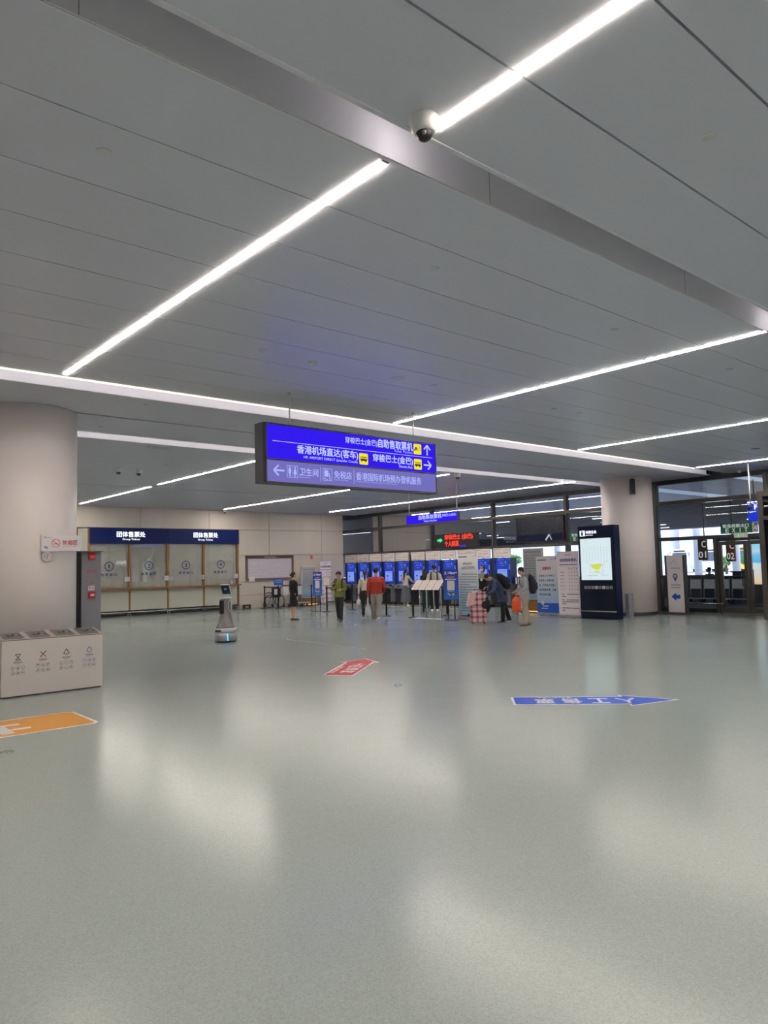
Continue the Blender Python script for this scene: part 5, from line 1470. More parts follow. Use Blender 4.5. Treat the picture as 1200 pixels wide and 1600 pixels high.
# ================================================================== PEOPLE
def rx(v, a):          # tilt forward (+y) by a: rotates the down/up axis about x
    c, s_ = math.cos(a), math.sin(a)
    return Vector((v.x, v.y * c + v.z * s_, -v.y * s_ + v.z * c))

class Person:
    """y forward, x to the person's right, z up. Angles in degrees."""
    def __init__(s, h=1.65, lean=0, legs=((0, 0), (0, 0)), arms=((5, 8, 10, 0), (5, 8, 10, 0)), head=(0, 0), stance=0.09, build=1.0, neck=0):
        k = h / 1.70; s.k = k; s.b = build
        th, sh = 0.415 * k, 0.41 * k
        s.hip = {}; s.knee = {}; s.ank = {}; s.toe = {}
        low = 9
        for i, sd in enumerate((-1, 1)):
            p, kn = [math.radians(a) for a in legs[i]]
            hp = Vector((sd * stance * k, 0, 0))
            kd = Vector((sd * 0.02, math.sin(p), -math.cos(p))).normalized()
            kp = hp + kd * th
            ad = Vector((0, math.sin(p - kn), -math.cos(p - kn)))
            an = kp + ad * sh
            s.hip[sd], s.knee[sd], s.ank[sd] = hp, kp, an
            low = min(low, an.z)
        dz = 0.085 * k - low
        off = Vector((0, 0, dz))
        # keep the feet centred below the body
        cy_ = (s.ank[-1].y + s.ank[1].y) / 2
        sy_ = Vector((0, -cy_ * 0.5 if not lean else -cy_, 0))
        for D in (s.hip, s.knee, s.ank):
            for q in D: D[q] = D[q] + off + sy_
        s.pel = off + sy_
        L = math.radians(lean)
        up = lambda z, y=0.0, x=0.0: s.pel + Vector((x * k, (y * math.cos(L) + z * math.sin(L)) * k, (z * math.cos(L) - y * math.sin(L)) * k))
        s.up = up
        s.waist = up(0.14); s.chest = up(0.36); s.neckb = up(0.53); 
        s.sh = {sd: up(0.48, 0.0, sd * 0.175 * build) for sd in (-1, 1)}
        hpch, hyaw = math.radians(head[0]), math.radians(head[1])
        nk = s.neckb + Vector((0, math.sin(L + hpch * 0.4), math.cos(L + hpch * 0.4))) * 0.06 * k
        s.HM = Matrix.Translation(nk) @ Matrix.Rotation(-hyaw, 4, 'Z') @ Matrix.Rotation(-(L * 0.8 + hpch), 4, 'X') @ Matrix.Scale(k, 4) @ Matrix.Translation((0, 0.018, 0.115))
        s.nk = nk
        s.elb = {}; s.wr = {}; s.hd = {}
        for i, sd in enumerate((-1, 1)):
            p, ab, be, inn = arms[i]
            p, ab, be, inn = map(math.radians, (p, ab, be, inn))
            d = Vector((sd * math.sin(ab), math.sin(p) * math.cos(ab), -math.cos(p) * math.cos(ab)))
            e = s.sh[sd] + d * 0.285 * k
            d2 = Vector((sd * math.sin(ab) * 0.5 - sd * math.sin(inn), math.sin(p + be), -math.cos(p + be))).normalized()
            w_ = e + d2 * 0.25 * k
            s.elb[sd], s.wr[sd], s.hd[sd] = e, w_, d2
    def body(s, root, skin='skin', name='body'):
        k = s.k; b2 = s.b; mb = MB(); T = mb.tube
        T([s.up(-0.06), s.up(0.02), s.waist, s.up(0.28), s.chest, s.up(0.47)], [(0.10*k, 0.08*k), (0.135*k*b2, 0.10*k*b2), (0.115*k*b2, 0.085*k*b2), (0.13*k*b2, 0.095*k*b2), (0.14*k*b2, 0.10*k*b2), (0.09*k, 0.06*k)], skin, n=16)
        T([s.up(0.46), s.nk, s.HM @ Vector((0, -0.02, -0.05))], [0.058*k, 0.05*k, 0.05*k], skin, n=12)
        # head
        H = [(-.108, .022, .026, .040), (-.092, .045, .046, .030), (-.06, .060, .074, .012), (-.01, .071, .088, 0), (.04, .074, .094, -.004), (.08, .064, .081, -.006), (.104, .040, .05, -.006), (.113, .012, .015, -.006)]
        vs = []; fs = []; n = 16
        for z, a, c, y0 in H:
            for j in range(n):
                t = 2 * PI * j / n; vs.append((a * math.cos(t), y0 + c * math.sin(t), z))
        for i in range(len(H) - 1):
            for j in range(n):
                a = i * n + j; c = i * n + (j + 1) % n; fs.append((a, c, c + n, a + n))
        fs.append(tuple(range(n - 1, -1, -1))); L = (len(H) - 1) * n; fs.append(tuple(range(L, L + n)))
        mb.add(vs, fs, skin, s.HM)
        T([(0, .078, .012), (0, .098, -.018), (0, .092, -.034)], [.007, .012, .010], skin, M=s.HM, n=8)
        T([(-.028, .076, -.058), (0, .082, -.060), (.028, .076, -.058)], [.005, .008, .005], skin, M=s.HM, n=6)
        for sd in (-1, 1):
            mb.ell((sd * .074, -.006, -.012), (.010, .018, .03), skin, s.HM, 8, 6)
            T([s.sh[sd] * 0.7 + s.up(0.44) * 0.3, s.sh[sd], (s.sh[sd] + s.elb[sd]) / 2, s.elb[sd], (s.elb[sd] * 0.6 + s.wr[sd] * 0.4), s.wr[sd]], [.048*k, .044*k, .040*k, .033*k, .033*k, .024*k], skin, n=10)
            # hand: palm, four fingers of different lengths, thumb
            d = s.hd[sd]; sv = Vector((0, 1, 0)) - d * d.y
            if sv.length < 0.3: sv = Vector((sd, 0, 0)) - d * d.x * sd
            sv.normalize(); nv = d.cross(sv).normalized() * (1 if sd > 0 else 1)
            inw = Vector((-sd, 0, 0)) - d * (-sd * d.x)
            if inw.length < 0.2: inw = Vector((0, 0, -1)) - d * (-d.z)
            inw.normalize(); acr = d.cross(inw).normalized()
            if acr.y * 1 < 0: acr = -acr
            w0 = s.wr[sd]
            T([w0, w0 + d * .04*k, w0 + d * .085*k], [(.024*k, .017*k), (.036*k, .016*k), (.036*k, .014*k)], skin, side=acr, n=10)
            for q, (o_, ln) in enumerate(((.027, .066), (.009, .074), (-.009, .070), (-.026, .056))):
                a0 = w0 + d * .082*k + acr * o_*k
                a1 = a0 + (d * .9 + inw * .35).normalized() * ln * .45 * k
                a2 = a1 + (d * .5 + inw * .85).normalized() * ln * .55 * k
                T([a0 - d * .012*k, a0, a1, a2], [.0088*k, .0088*k, .0085*k, .0075*k], skin, n=8)
            a0 = w0 + d * .028*k + acr * .026*k
            a1 = a0 + (d * .5 + acr * .75 + inw * .25).normalized() * .036*k
            T([a0, a1, a1 + (d * .8 + acr * .1 + inw * .45).normalized() * .032*k], [.0115*k, .010*k, .0085*k], skin, n=8)
            T([s.hip[sd] + Vector((0, 0, .03)), (s.hip[sd] + s.knee[sd]) / 2, s.knee[sd], s.knee[sd] * .65 + s.ank[sd] * .35 + Vector((0, -.012, 0)), s.ank[sd]], [.085*k*b2, .072*k, .052*k, .052*k, .034*k], skin, n=12)
            T([s.ank[sd] + Vector((0, -.03*k, -.045*k)), s.ank[sd] + Vector((0, .05*k, -.045*k)), s.ank[sd] + Vector((0, .12*k, -.058*k))], [(.03*k, .032*k), (.04*k, .03*k), (.04*k, .02*k)], skin, n=10)
        o = mb.build(name, root, remesh=0.0085, smooth_it=1)
        e = MB()
        for sd in (-1, 1):
            e.ell((sd * .030, .074, .012), (.012, .010, .006), 'face_dark', s.HM, 8, 6)
            e.ell((sd * .030, .080, .032), (.016, .008, .003), 'face_dark', s.HM, 8, 5)
        e.ell((0, .083, -.060), (.022, .008, .004), 'lips', s.HM, 8, 5)
        me = o.data; bm = bmesh.new(); bm.from_mesh(me)
        n0 = len(bm.verts)
        me.materials.append(MATS['face_dark']); me.materials.append(MATS['lips'])
        vv = [bm.verts.new(p) for p in e.v]
        for f, mi_ in zip(e.f, e.m):
            try:
                ff = bm.faces.new([vv[i] for i in f]); ff.material_index = 1 + mi_; ff.smooth = True
            except ValueError: pass
        bm.to_mesh(me); bm.free()
        return o
    def top(s, root, m, name='shirt', sleeve=1.0, hem=0.0, puff=1.0, collar=True, hemw=1.0):
        """torso garment; sleeve 1 = to the wrist, .5 = elbow; hem = metres below the hip"""
        k = s.k; b2 = s.b * puff; mb = MB(); T = mb.tube
        pts = [s.pel + Vector((0, 0, -hem)), s.pel + Vector((0, 0, -hem * .5)) if hem > .08 else s.up(0.0), s.waist, s.up(0.28), s.chest, s.up(0.46), s.up(0.525)]
        T(pts, [(.155*k*b2*hemw, .12*k*b2*hemw), (.155*k*b2*(1+hemw)/2, .12*k*b2*(1+hemw)/2), (.138*k*b2, .108*k*b2), (.152*k*b2, .116*k*b2), (.165*k*b2, .12*k*b2), (.150*k*b2, .090*k*b2), (.075*k, .066*k)], m, n=20, cap=False)
        for sd in (-1, 1):
            a, e, w_ = s.sh[sd], s.elb[sd], s.wr[sd]
            mb.ell(a - Vector((sd * .028, 0, .018)), (.060*k*puff, .064*k*puff, .058*k*puff), m, nu=14, nv=9)
            pts = [a - Vector((sd * .012, 0, .018)), a * .8 + e * .2, (a + e) / 2, e]
            rr = [.052*k*puff, .060*k*puff, .058*k*puff, .052*k*puff]
            if sleeve > .5:
                u = (sleeve - .5) * 2; pts += [e * .5 + w_ * .5 if u > .9 else e * (1 - u / 2) + w_ * u / 2, e * (1 - u) + w_ * u - s.hd[sd] * .01]; rr += [.046*k*puff, .037*k*puff]
            elif sleeve < .45:
                pts = pts[:3]; rr = rr[:3]
            T(pts, rr, m, n=12)
        return mb.build(name, root, remesh=0.011, smooth_it=2)
    def trousers(s, root, m, name='trousers', w_=1.0, cuff=1.0):
        k = s.k; b2 = s.b; mb = MB(); T = mb.tube
        T([s.pel + Vector((0, 0, -.06*k)), s.pel + Vector((0, 0, .02*k)), s.up(0.12)], [(.135*k*b2, .115*k*b2), (.148*k*b2, .117*k*b2), (.128*k*b2, .100*k*b2)], m, n=18)
        for sd in (-1, 1):
            T([s.hip[sd] + Vector((0, 0, .02)), (s.hip[sd] * .6 + s.knee[sd] * .4), s.knee[sd], (s.knee[sd] + s.ank[sd]) / 2, s.ank[sd] + Vector((0, 0, -.005))],
              [.092*k*b2, .086*k*w_, .068*k*w_, .062*k*w_*cuff, .058*k*w_*cuff], m, n=14)
        return mb.build(name, root, remesh=0.012, smooth_it=2)
    def skirt(s, root, m, length, flare=1.3, name='skirt'):
        k = s.k; mb = MB(); n = 40; vs = []; fs = []
        Z = [0.10, 0.02, -length * .35, -length * .7, -length]
        R = [.118, .152, .152 + .03 * flare, .152 + .045 * flare, .152 + .055 * flare]
        for i, (z, r) in enumerate(zip(Z, R)):
            for j in range(n):
                t = 2 * PI * j / n; q = r * (1 + (.035 * i * math.sin(9 * t)) * (0.4 if length < .5 else 1))
                vs.append(s.pel + Vector((q * math.cos(t), q * .78 * math.sin(t), z)) * k if False else s.pel + Vector((q * k * math.cos(t), q * .80 * k * math.sin(t), z * k)))
        for i in range(len(Z) - 1):
            for j in range(n):
                a = i * n + j; c = i * n + (j + 1) % n; fs.append((a, c, c + n, a + n))
        fs.append(tuple(range(n))); L = (len(Z) - 1) * n
        mb.add(vs, fs, m, None, True)
        return mb.build(name, root)
    def shoes(s, root, m, sole='white_plastic', heel=0):
        k = s.k
        for sd in (-1, 1):
            mb = MB(); a = s.ank[sd]; lift = a.z - .085 * k
            p = -lift * 1.3
            def P(y, z): 
                return a + Vector((0, y * k * math.cos(p) - z * k * math.sin(-p) * 0, z * k + y * k * math.sin(p)))
            mb.tube([P(-.062, -.052), P(-.02, -.045), P(.05, -.046), P(.11, -.056), P(.165, -.062)], [(.034*k, .030*k), (.040*k, .038*k), (.044*k, .034*k), (.047*k, .026*k), (.036*k, .018*k)], m, n=12)
            if not heel: mb.tube([P(-.02, -.04), P(-.015, .005)], [(.044*k, .044*k), (.040*k, .042*k)], m, n=12)
            o = mb.build('shoe', root, remesh=0.008, smooth_it=1)
            q = MB(); q.tube([P(-.075, -.075), P(.05, -.077), P(.17, -.077)], [(.036*k, .010*k), (.046*k, .010*k), (.036*k, .009*k)], sole, n=10, smooth=False); q.build('sole', o)
    def hair(s, root, style, m='hair'):
        mb = MB(); H = s.HM
        mb.ell((0, -.016, .036), (.083, .096, .088), m, H, 16, 10)
        if style == 'short':
            mb.ell((0, -.045, -.005), (.074, .058, .06), m, H, 12, 8)
        else:
            mb.ell((0, -.045, -.01), (.080, .070, .085), m, H, 12, 8)
        if style == 'bun':
            mb.ell((0, -.115, .0), (.045, .04, .042), m, H, 12, 8)
        if style == 'ponytail':
            mb.tube([(0, -.10, .03), (0, -.135, -.04), (0, -.13, -.16), (0, -.125, -.27)], [.03, .038, .034, .014], m, M=H, n=10)
        if style == 'longpony':
            mb.tube([(0, -.09, .02), (0, -.13, -.06), (0, -.135, -.22), (0, -.135, -.42)], [.035, .042, .040, .018], m, M=H, n=10)
        if style == 'long':
            mb.tube([(0, -.05, .04), (0, -.07, -.08), (0, -.08, -.22), (0, -.08, -.34)], [(.085, .07), (.09, .065), (.10, .05), (.07, .02)], m, M=H, n=14)
        if style == 'bob':
            mb.tube([(0, -.03, .04), (0, -.04, -.05), (0, -.04, -.10)], [(.094, .09), (.096, .08), (.085, .06)], m, M=H, n=14)
        # open the face
        mb.v = [p for p in mb.v]
        return mb.build('hair', root, remesh=0.009, smooth_it=1)
    def cap_(s, root, m, back=False):
        mb = MB(); H = s.HM
        vs = []; n = 20
        prof = [(.090, .045), (.092, .075), (.082, .10), (.055, .125), (.015, .135)]
        mb.lathe(prof, m, n, H @ Matrix.Translation((0, -.006, 0)), 1.0, 1.12)
        mb.tube([(0, .08, .055), (0, .125, .052), (0, .16, .043)], [(.072, .008), (.066, .007), (.04, .006)], m, M=H, n=14)
        return mb.build('cap', root)

def az(deg): return math.radians(deg) - PI / 2
def person(label, x, y, heading, **kw):
    t = thing('person', label, 'person', (x, y, 0), az(heading))
    return t, Person(**kw)

cloth('black_wool', (0.008, 0.008, 0.010)); cloth('green_shell', (0.19, 0.20, 0.035), 0.7); cloth('dark_trouser', (0.018, 0.020, 0.026)); cloth('maroon', (0.10, 0.02, 0.022))
cloth('cream', (0.60, 0.54, 0.44)); cloth('red_knit', (0.40, 0.035, 0.02)); cloth('stone_cotton', (0.30, 0.27, 0.235)); cloth('white_shoe', (0.62, 0.60, 0.58), 0.6)
cloth('grey_skirt', (0.11, 0.12, 0.15)); cloth('teal', (0.02, 0.07, 0.07)); cloth('denim', (0.03, 0.05, 0.09)); cloth('beige_knit', (0.28, 0.24, 0.20)); cloth('navy_shell', (0.045, 0.065, 0.14), 0.7)
cloth('pale_grey', (0.40, 0.40, 0.43)); cloth('khaki', (0.42, 0.37, 0.27)); cloth('dark_shoe', (0.02, 0.02, 0.022), 0.5); cloth('tan_shoe', (0.25, 0.22, 0.17), 0.6); cloth('mask_white', (0.62, 0.66, 0.74), 0.7)
cloth('pack_black', (0.010, 0.010, 0.012), 0.7); cloth('pack_navy', (0.02, 0.02, 0.032), 0.7); cloth('plastic_orange', (0.85, 0.10, 0.02), 0.35); cloth('plastic_white', (0.62, 0.60, 0.60), 0.4); cloth('tote_canvas', (0.60, 0.57, 0.58))

# 1 woman in black
t, p = person('woman in a black suit and knee-length skirt standing with hair in a bun, looking right', 13.92, 20.92, -2, h=1.60, arms=((2, 7, 8, 0), (-2, 7, 8, 0)), stance=0.07, head=(0, 12))
p.body(t); p.top(t, 'black_wool', 'jacket', hem=0.14, hemw=1.05); p.skirt(t, 'black_wool', 0.42, 0.25); p.shoes(t, 'dark_shoe', 'black_plastic', 1); p.hair(t, 'bun')
# 2 woman in green
t, p = person('woman in an olive green jacket and dark red cap walking toward the viewer', 14.45, 19.05, 222, h=1.58, legs=((14, 6), (-12, 14)), arms=((12, 10, 75, 35), (14, 12, 95, 30)), stance=0.075, head=(4, 18))
p.body(t); p.top(t, 'green_shell', 'jacket', hem=0.05, puff=1.16); p.trousers(t, 'dark_trouser', w_=1.05); p.shoes(t, 'dark_shoe', 'black_plastic'); p.hair(t, 'short'); p.cap_(t, 'maroon')
G = (t, p)
# 3 woman white top ponytail
t, p = person('ponytailed woman in cream top and black trousers walking beside the man in red', 16.3, 20.0, 52, h=1.60, legs=((8, 4), (-8, 10)), arms=((-4, 9, 8, 0), (6, 9, 12, 0)), stance=0.07)
p.body(t); p.top(t, 'cream', 'blouse', hem=0.02, puff=0.95); p.trousers(t, 'dark_trouser'); p.shoes(t, 'dark_shoe', 'black_plastic'); p.hair(t, 'ponytail')
W3 = (t, p)
# 4 man in red
t, p = person('man in a red sweater and beige trousers walking away from the viewer', 15.25, 18.15, 47, h=1.70, legs=((16, 4), (-16, 22)), arms=((-2, 9, 8, 0), (10, 9, 40, 8)), stance=0.085, build=1.18)
p.body(t); p.top(t, 'red_knit', 'sweater', hem=0.03, puff=1.10); p.trousers(t, 'stone_cotton', w_=1.22, cuff=1.15); p.shoes(t, 'white_shoe'); p.hair(t, 'short')
M4 = (t, p)
# 5 woman long skirt
t, p = person('woman in cream top and long grey skirt touching a kiosk, very long ponytail', 21.65, 23.75, 12, h=1.58, arms=((20, 8, 50, 0), (38, 12, 30, 0)), stance=0.08)
p.body(t); p.top(t, 'cream', 'blouse', hem=0.0, puff=0.95); p.skirt(t, 'grey_skirt', 0.72, 1.7); p.shoes(t, 'white_shoe'); p.hair(t, 'longpony')
# 6 woman dark long hair
t, p = person('woman with long dark hair in a black top and teal trousers behind the reading desks', 20.9, 21.75, 20, h=1.60, arms=((25, 8, 60, 10), (30, 8, 55, 10)), stance=0.08)
p.body(t); p.top(t, 'black_wool', 'top', sleeve=.5, puff=0.95); p.trousers(t, 'teal', w_=1.1); p.shoes(t, 'dark_shoe', 'black_plastic'); p.hair(t, 'long')
# 7 young man behind desks
t, p = person('young man in cream shirt and black cap behind the reading desks, facing the viewer', 19.75, 20.05, 228, h=1.74, lean=12, arms=((28, 16, 40, 5), (28, 16, 40, 5)), head=(14, 0), build=1.04)
p.body(t); p.top(t, 'cream', 'shirt', sleeve=.75, puff=1.12, hem=0.03); p.trousers(t, 'black_wool'); p.shoes(t, 'white_shoe'); p.hair(t, 'short'); p.cap_(t, 'pack_black')
Y7 = (t, p)
# 8 masked woman
t, p = person('masked woman with dark bobbed hair, beige cardigan and badge, right of the notice banner', 19.86, 17.68, 205, h=1.66, arms=((10, 8, 30, 20), (10, 8, 30, 20)), stance=0.07, head=(8, 5))
p.body(t); p.top(t, 'black_wool', 'dress_top', hem=0.05, puff=0.98, sleeve=.95); p.skirt(t, 'black_wool', 0.46, 0.2); p.shoes(t, 'dark_shoe', 'black_plastic'); p.hair(t, 'bob')
k = MB(); k.tube([p.up(0.36, -0.0), p.up(0.44), p.up(0.53)], [(.172, .135), (.168, .108), (.072, .068)], 'beige_knit', n=20)
for sd in (-1, 1): k.tube([p.sh[sd] * .6 + p.up(.43) * .4, p.sh[sd], (p.sh[sd] + p.elb[sd]) / 2], [.082, .078, .066], 'beige_knit', n=12)
k.build('cardigan', t, remesh=0.012, smooth_it=2)
k = MB(); k.tube([(-.066, .04, -.045), (-.04, .078, -.042), (0, .100, -.042), (.04, .078, -.042), (.066, .04, -.045)], [(.004, .022), (.004, .038), (.005, .042), (.004, .038), (.004, .022)], 'mask_white', side=(0, 1, 0), M=p.HM, n=8); k.build('face_mask', t)
k = MB(); q_ = p.up(0.30, 0.145); k.box(q_.x - .035, q_.x + .035, q_.y, q_.y + .006, q_.z - .045, q_.z + .045, 'paper'); k.build('badge', t)
# 9 bent person
t, p = person('person in a navy jacket bending over a black bag, with a large black backpack', 16.85, 14.14, 152, h=1.62, lean=37, legs=((6, 4), (-14, 4)), arms=((14, 6, 40, 12), (10, 6, 44, 12)), head=(36, 0), build=1.05)
p.body(t); p.top(t, 'navy_shell', 'jacket', hem=0.26, puff=1.16, hemw=1.12); p.trousers(t, 'dark_trouser', w_=1.15); p.shoes(t, 'dark_shoe', 'white_plastic'); p.hair(t, 'short')
B9 = (t, p)
# 10 old man
t, p = person('grey-haired man in a pale shirt and khaki trousers facing left with a dark backpack', 16.4, 13.02, 142, h=1.60, lean=4, legs=((5, 4), (-4, 6)), arms=((-4, 8, 60, 15), (-2, 8, 64, 15)), head=(14, 0), build=1.10)
p.body(t); p.top(t, 'pale_grey', 'shirt', hem=0.16, puff=1.14, sleeve=.95, hemw=1.02); p.trousers(t, 'khaki', w_=1.22, cuff=1.15); p.shoes(t, 'tan_shoe', 'dark_grey'); p.hair(t, 'short')
O10 = (t, p)

# ------------------------------------------------------------------ bags (things of their own)
def backpack(pp, label, m_, w_=0.32, h_=0.46, d_=0.20, straps=True):
    tt_, p = pp
    M4_ = tt_.matrix_basis if False else Matrix.Translation(tt_.location) @ Matrix.Rotation(tt_.rotation_euler.z, 4, 'Z')
    c = p.up(0.30, -(0.125 * p.b + d_ / 2)); L = (p.chest - p.pel).normalized()
    ang = math.atan2(L.y, L.z)
    R_ = Matrix.Rotation(-ang, 4, 'X')
    t = thing('backpack', label, 'backpack', (0, 0, 0))
    t.matrix_basis = M4_ @ Matrix.Translation(c) @ R_
    k = MB()
    k.tube([(0, 0.0, -h_ / 2 + .03), (0, -.01, -h_ / 4), (0, -.01, 0.05), (0, 0.01, h_ / 2 - .08), (0, .03, h_ / 2 - 0.03)], [(w_ / 2 * .88, d_ / 2 * .9), (w_ / 2, d_ / 2 * 1.1), (w_ / 2, d_ / 2 * 1.02), (w_ / 2 * .9, d_ / 2 * .75), (w_ / 2 * .6, d_ / 2 * .4)], m_, n=18)
    k.build('pack_body', t, remesh=0.012, smooth_it=1)
    k = MB(); k.tube([(0, -d_ / 2 - .0, -h_ / 4 - .02), (0, -d_ / 2 - .0, .0)], [(w_ * .36, .045), (w_ * .36, .04)], m_, n=12); k.build('front_pocket', t)
    k = MB(); k.tube([(-.04, d_ / 2 - .06, h_ / 2 - .01), (0, d_ / 2 - .06, h_ / 2 + .03), (.04, d_ / 2 - .06, h_ / 2 - .01)], .008, m_, n=6); k.build('top_handle', t)
    for sd in (-1, 1):
        k = MB(); y = d_ / 2
        k.tube([(sd * .09, y - .02, .17), (sd * .105, y + .02, .245), (sd * .115, y + .14, .26), (sd * .12, y + .255, .19), (sd * .12, y + .27, .02), (sd * .13, y + .18, -.12), (sd * .13, y - .02, -.16)], (.022, .006), m_, n=8)
        k.build('shoulder_strap', t)
    return t
backpack(O10, 'large dark backpack on the old man at the right', 'pack_navy', 0.33, 0.50, 0.22)
backpack(B9, 'large black backpack lying on the back of the bending person', 'pack_black', 0.34, 0.52, 0.24)
backpack(Y7, 'black backpack worn by the young man with the cap', 'pack_black', 0.28, 0.38, 0.14)
backpack(G, 'dark backpack on the woman in the green jacket', 'pack_black', 0.28, 0.38, 0.14)

def wpt(pp, v): 
    tt_, p = pp
    return (Matrix.Translation(tt_.location) @ Matrix.Rotation(tt_.rotation_euler.z, 4, 'Z')) @ v
def hand(pp, sd): tt_, p = pp; return p.wr[sd] + p.hd[sd] * 0.10 * p.k
def carrier(pp, sd, label, m_, w_, h_, depth, strap, drop=0.0, name='shopping_bag'):
    q = wpt(pp, hand(pp, sd))
    t = thing(name, label, 'bag', (q.x, q.y, q.z), pp[0].rotation_euler.z)
    k = MB(); z0 = -strap
    k.tube([(0, 0, z0 - h_ + .03), (0, 0, z0 - h_ * .6), (0, 0, z0 - h_ * .25), (0, 0, z0)], [(depth * .42, w_ * .46), (depth * .5, w_ * .5), (depth * .42, w_ * .46), (depth * (.12 if name == 'plastic_bag' else .25), w_ * (.16 if name == 'plastic_bag' else .46))], m_, n=16)
    k.build('bag_body', t, remesh=0.010, smooth_it=1)
    for s2 in (-1, 1):
        k = MB(); yo = w_ * (.1 if name == 'plastic_bag' else .25)
        k.tube([(s2 * depth * .15, -yo, z0), (s2 * .008, -yo * .4, -strap * .3), (s2 * .008, 0, 0.0), (s2 * .008, yo * .4, -strap * .3), (s2 * depth * .15, yo, z0)], (.010, .004), m_, n=6); k.build('bag_handle', t)
    return t
carrier(M4, -1, 'pale canvas tote bag hanging from the left hand of the man in red', 'tote_canvas', 0.30, 0.34, 0.16, 0.24, name='tote_bag')
carrier(W3, -1, 'small white plastic bag carried by the woman with the dark ponytail', 'plastic_white', 0.20, 0.22, 0.16, 0.08, name='plastic_bag')
carrier(O10, -1, 'bright orange plastic bag held by the old man with the backpack', 'plastic_orange', 0.27, 0.40, 0.18, 0.06, name='plastic_bag')
# black soft bag held under the bending person
q = wpt(B9, hand(B9, -1)); k = MB(); k.tube([(0, 0, -.40), (0, 0, -.28), (0, 0, -.14), (0, 0, -.02)], [(.08, .13), (.10, .17), (.09, .15), (.03, .07)], 'pack_black', n=16)
tagp(k.build('shoulder_bag', loc=(q.x, q.y, q.z), rotz=az(152), remesh=0.012, smooth_it=1), 'black soft bag opened by the bending person', 'bag')
# tartan luggage: case with a bag strapped on top
lg = thing('wheeled_suitcase', 'pink tartan wheeled bag standing on the floor before the notice banner', 'suitcase', (16.05, 14.50, 0), az(228))
k = MB(); k.rbox(-.24, .24, -.14, .14, .05, .50, .05, 'tartan'); k.build('case_body', lg)
k = MB(); k.rbox(-.18, .18, .13, .17, .12, .40, .03, 'tartan'); k.build('front_pocket', lg)
k = MB(); k.rbox(-.243, .243, -.143, .143, .26, .275, .05, 'maroon'); k.rbox(-.243, .243, -.143, .143, .48, .495, .05, 'maroon'); k.build('piping', lg)
for x in (-.16, .16):
    for y in (-.09, .09):
        k = MB(); k.lathe([(.026, -.012), (.026, .012)], 'black_plastic', 12, Matrix.Translation((x, y, .026)) @ Matrix.Rotation(PI / 2, 4, 'Y')); k.build('wheel', lg)
k = MB(); k.bar((-.12, -.15, .1), (-.12, -.15, .98), .009, 'silver'); k.bar((.12, -.15, .1), (.12, -.15, .98), .009, 'silver'); k.bar((-.12, -.15, .98), (.12, -.15, .98), .014, 'black_plastic'); k.build('pull_handle', lg)
lt = thing('tartan_tote', 'tall pink tartan bag stacked on the wheeled tartan bag', 'bag', (16.05, 14.50, .502), az(228))
k = MB(); k.rbox(-.22, .22, -.12, .13, 0.0, .42, .05, 'tartan'); k.build('bag_body', lt)
mat('pink_plain', (0.80, 0.52, 0.50), 0.7)
k = MB(); k.add([(.04, .14, .44), (.24, .14, .40), (.34, .12, .02), (.16, .14, .04), (.04, -.10, .44), (.24, -.10, .40), (.34, -.08, .02), (.16, -.10, .04)], [(0, 1, 2, 3), (4, 7, 6, 5), (0, 4, 5, 1), (1, 5, 6, 2), (2, 6, 7, 3), (3, 7, 4, 0)], 'pink_plain'); k.build('side_flap', lt)
k = MB(); k.tube([(-.08, 0, .41), (-.06, 0, .47), (.06, 0, .47), (.08, 0, .41)], .010, 'pink_plain', n=6); k.build('bag_handle', lt)
q = wpt(G, hand(G, 1)); k = MB(); k.box(-.035, .035, -.005, .005, -.04, .10, 'white_plastic'); k.box(-.032, .032, .005, .0055, -.03, .09, 'totem_black')
tagp(k.build('mobile_phone', loc=(q.x, q.y, q.z), rotz=az(222)), 'phone held up by the woman in the green jacket', 'phone')
# ================================================================== OUTSIDE THE GLAZING
mb = MB(); mb.box(XF + 0.2, 160, -60, 190, -0.25, -0.01, 'asphalt'); struct(mb, 'ground')
mb = MB(); mb.box(75, 160, -60, 190, -0.01, 0.0, 'paving'); struct(mb, 'paving')
mb = MB(); mb.box(XF + 0.05, XF + 0.3, Y0, Y1, -0.15, 0.0, 'dark_grey'); struct(mb, 'trim_60')
# forecourt canopy
mb = MB()
mb.box(XF + 0.15, 33.6, -20, 60, 4.55, 4.7, 'soffit')
mb.box(27.6, 75, -40, 150, 5.6, 5.9, 'canopy')
mb.box(33.4, 33.6, -40, 150, 4.55, 5.9, 'canopy')
for i in range(40):
    x = 28.0 + i * 1.18
    if x < 33.7: continue
    mb.box(x, x + 0.12, -40, 150, 5.05, 5.32, 'canopy_slat')
mb.box(75, 75.4, -40, 150, 5.0, 6.4, 'building')
mb.box(73.6, 74, 50, 150, 4.15, 5.6, 'canopy')
struct(mb, 'canopy')
def olamp(x, y, l, ax, label, m_='lamp_outside', z=5.0, w_=0.20):
    k = MB()
    if ax == 'y': k.box(x - w_ / 2, x + w_ / 2, y - l / 2, y + l / 2, z - 0.05, z, m_)
    else: k.box(x - l / 2, x + l / 2, y - w_ / 2, y + w_ / 2, z - 0.05, z, m_)
    tagp(k.build('canopy_lamp'), label, 'light', 'lamps under the forecourt canopy')
rnd = random.Random(77)
for x in (41, 44, 48, 52, 57, 63, 69):
    for y in range(8, 96, 9):
        if rnd.random() < 0.8: olamp(x, y + rnd.uniform(-2, 2) + (x - 40) * .45, 1.5, 'y', 'lamp under the dark slatted canopy outside the glazing')
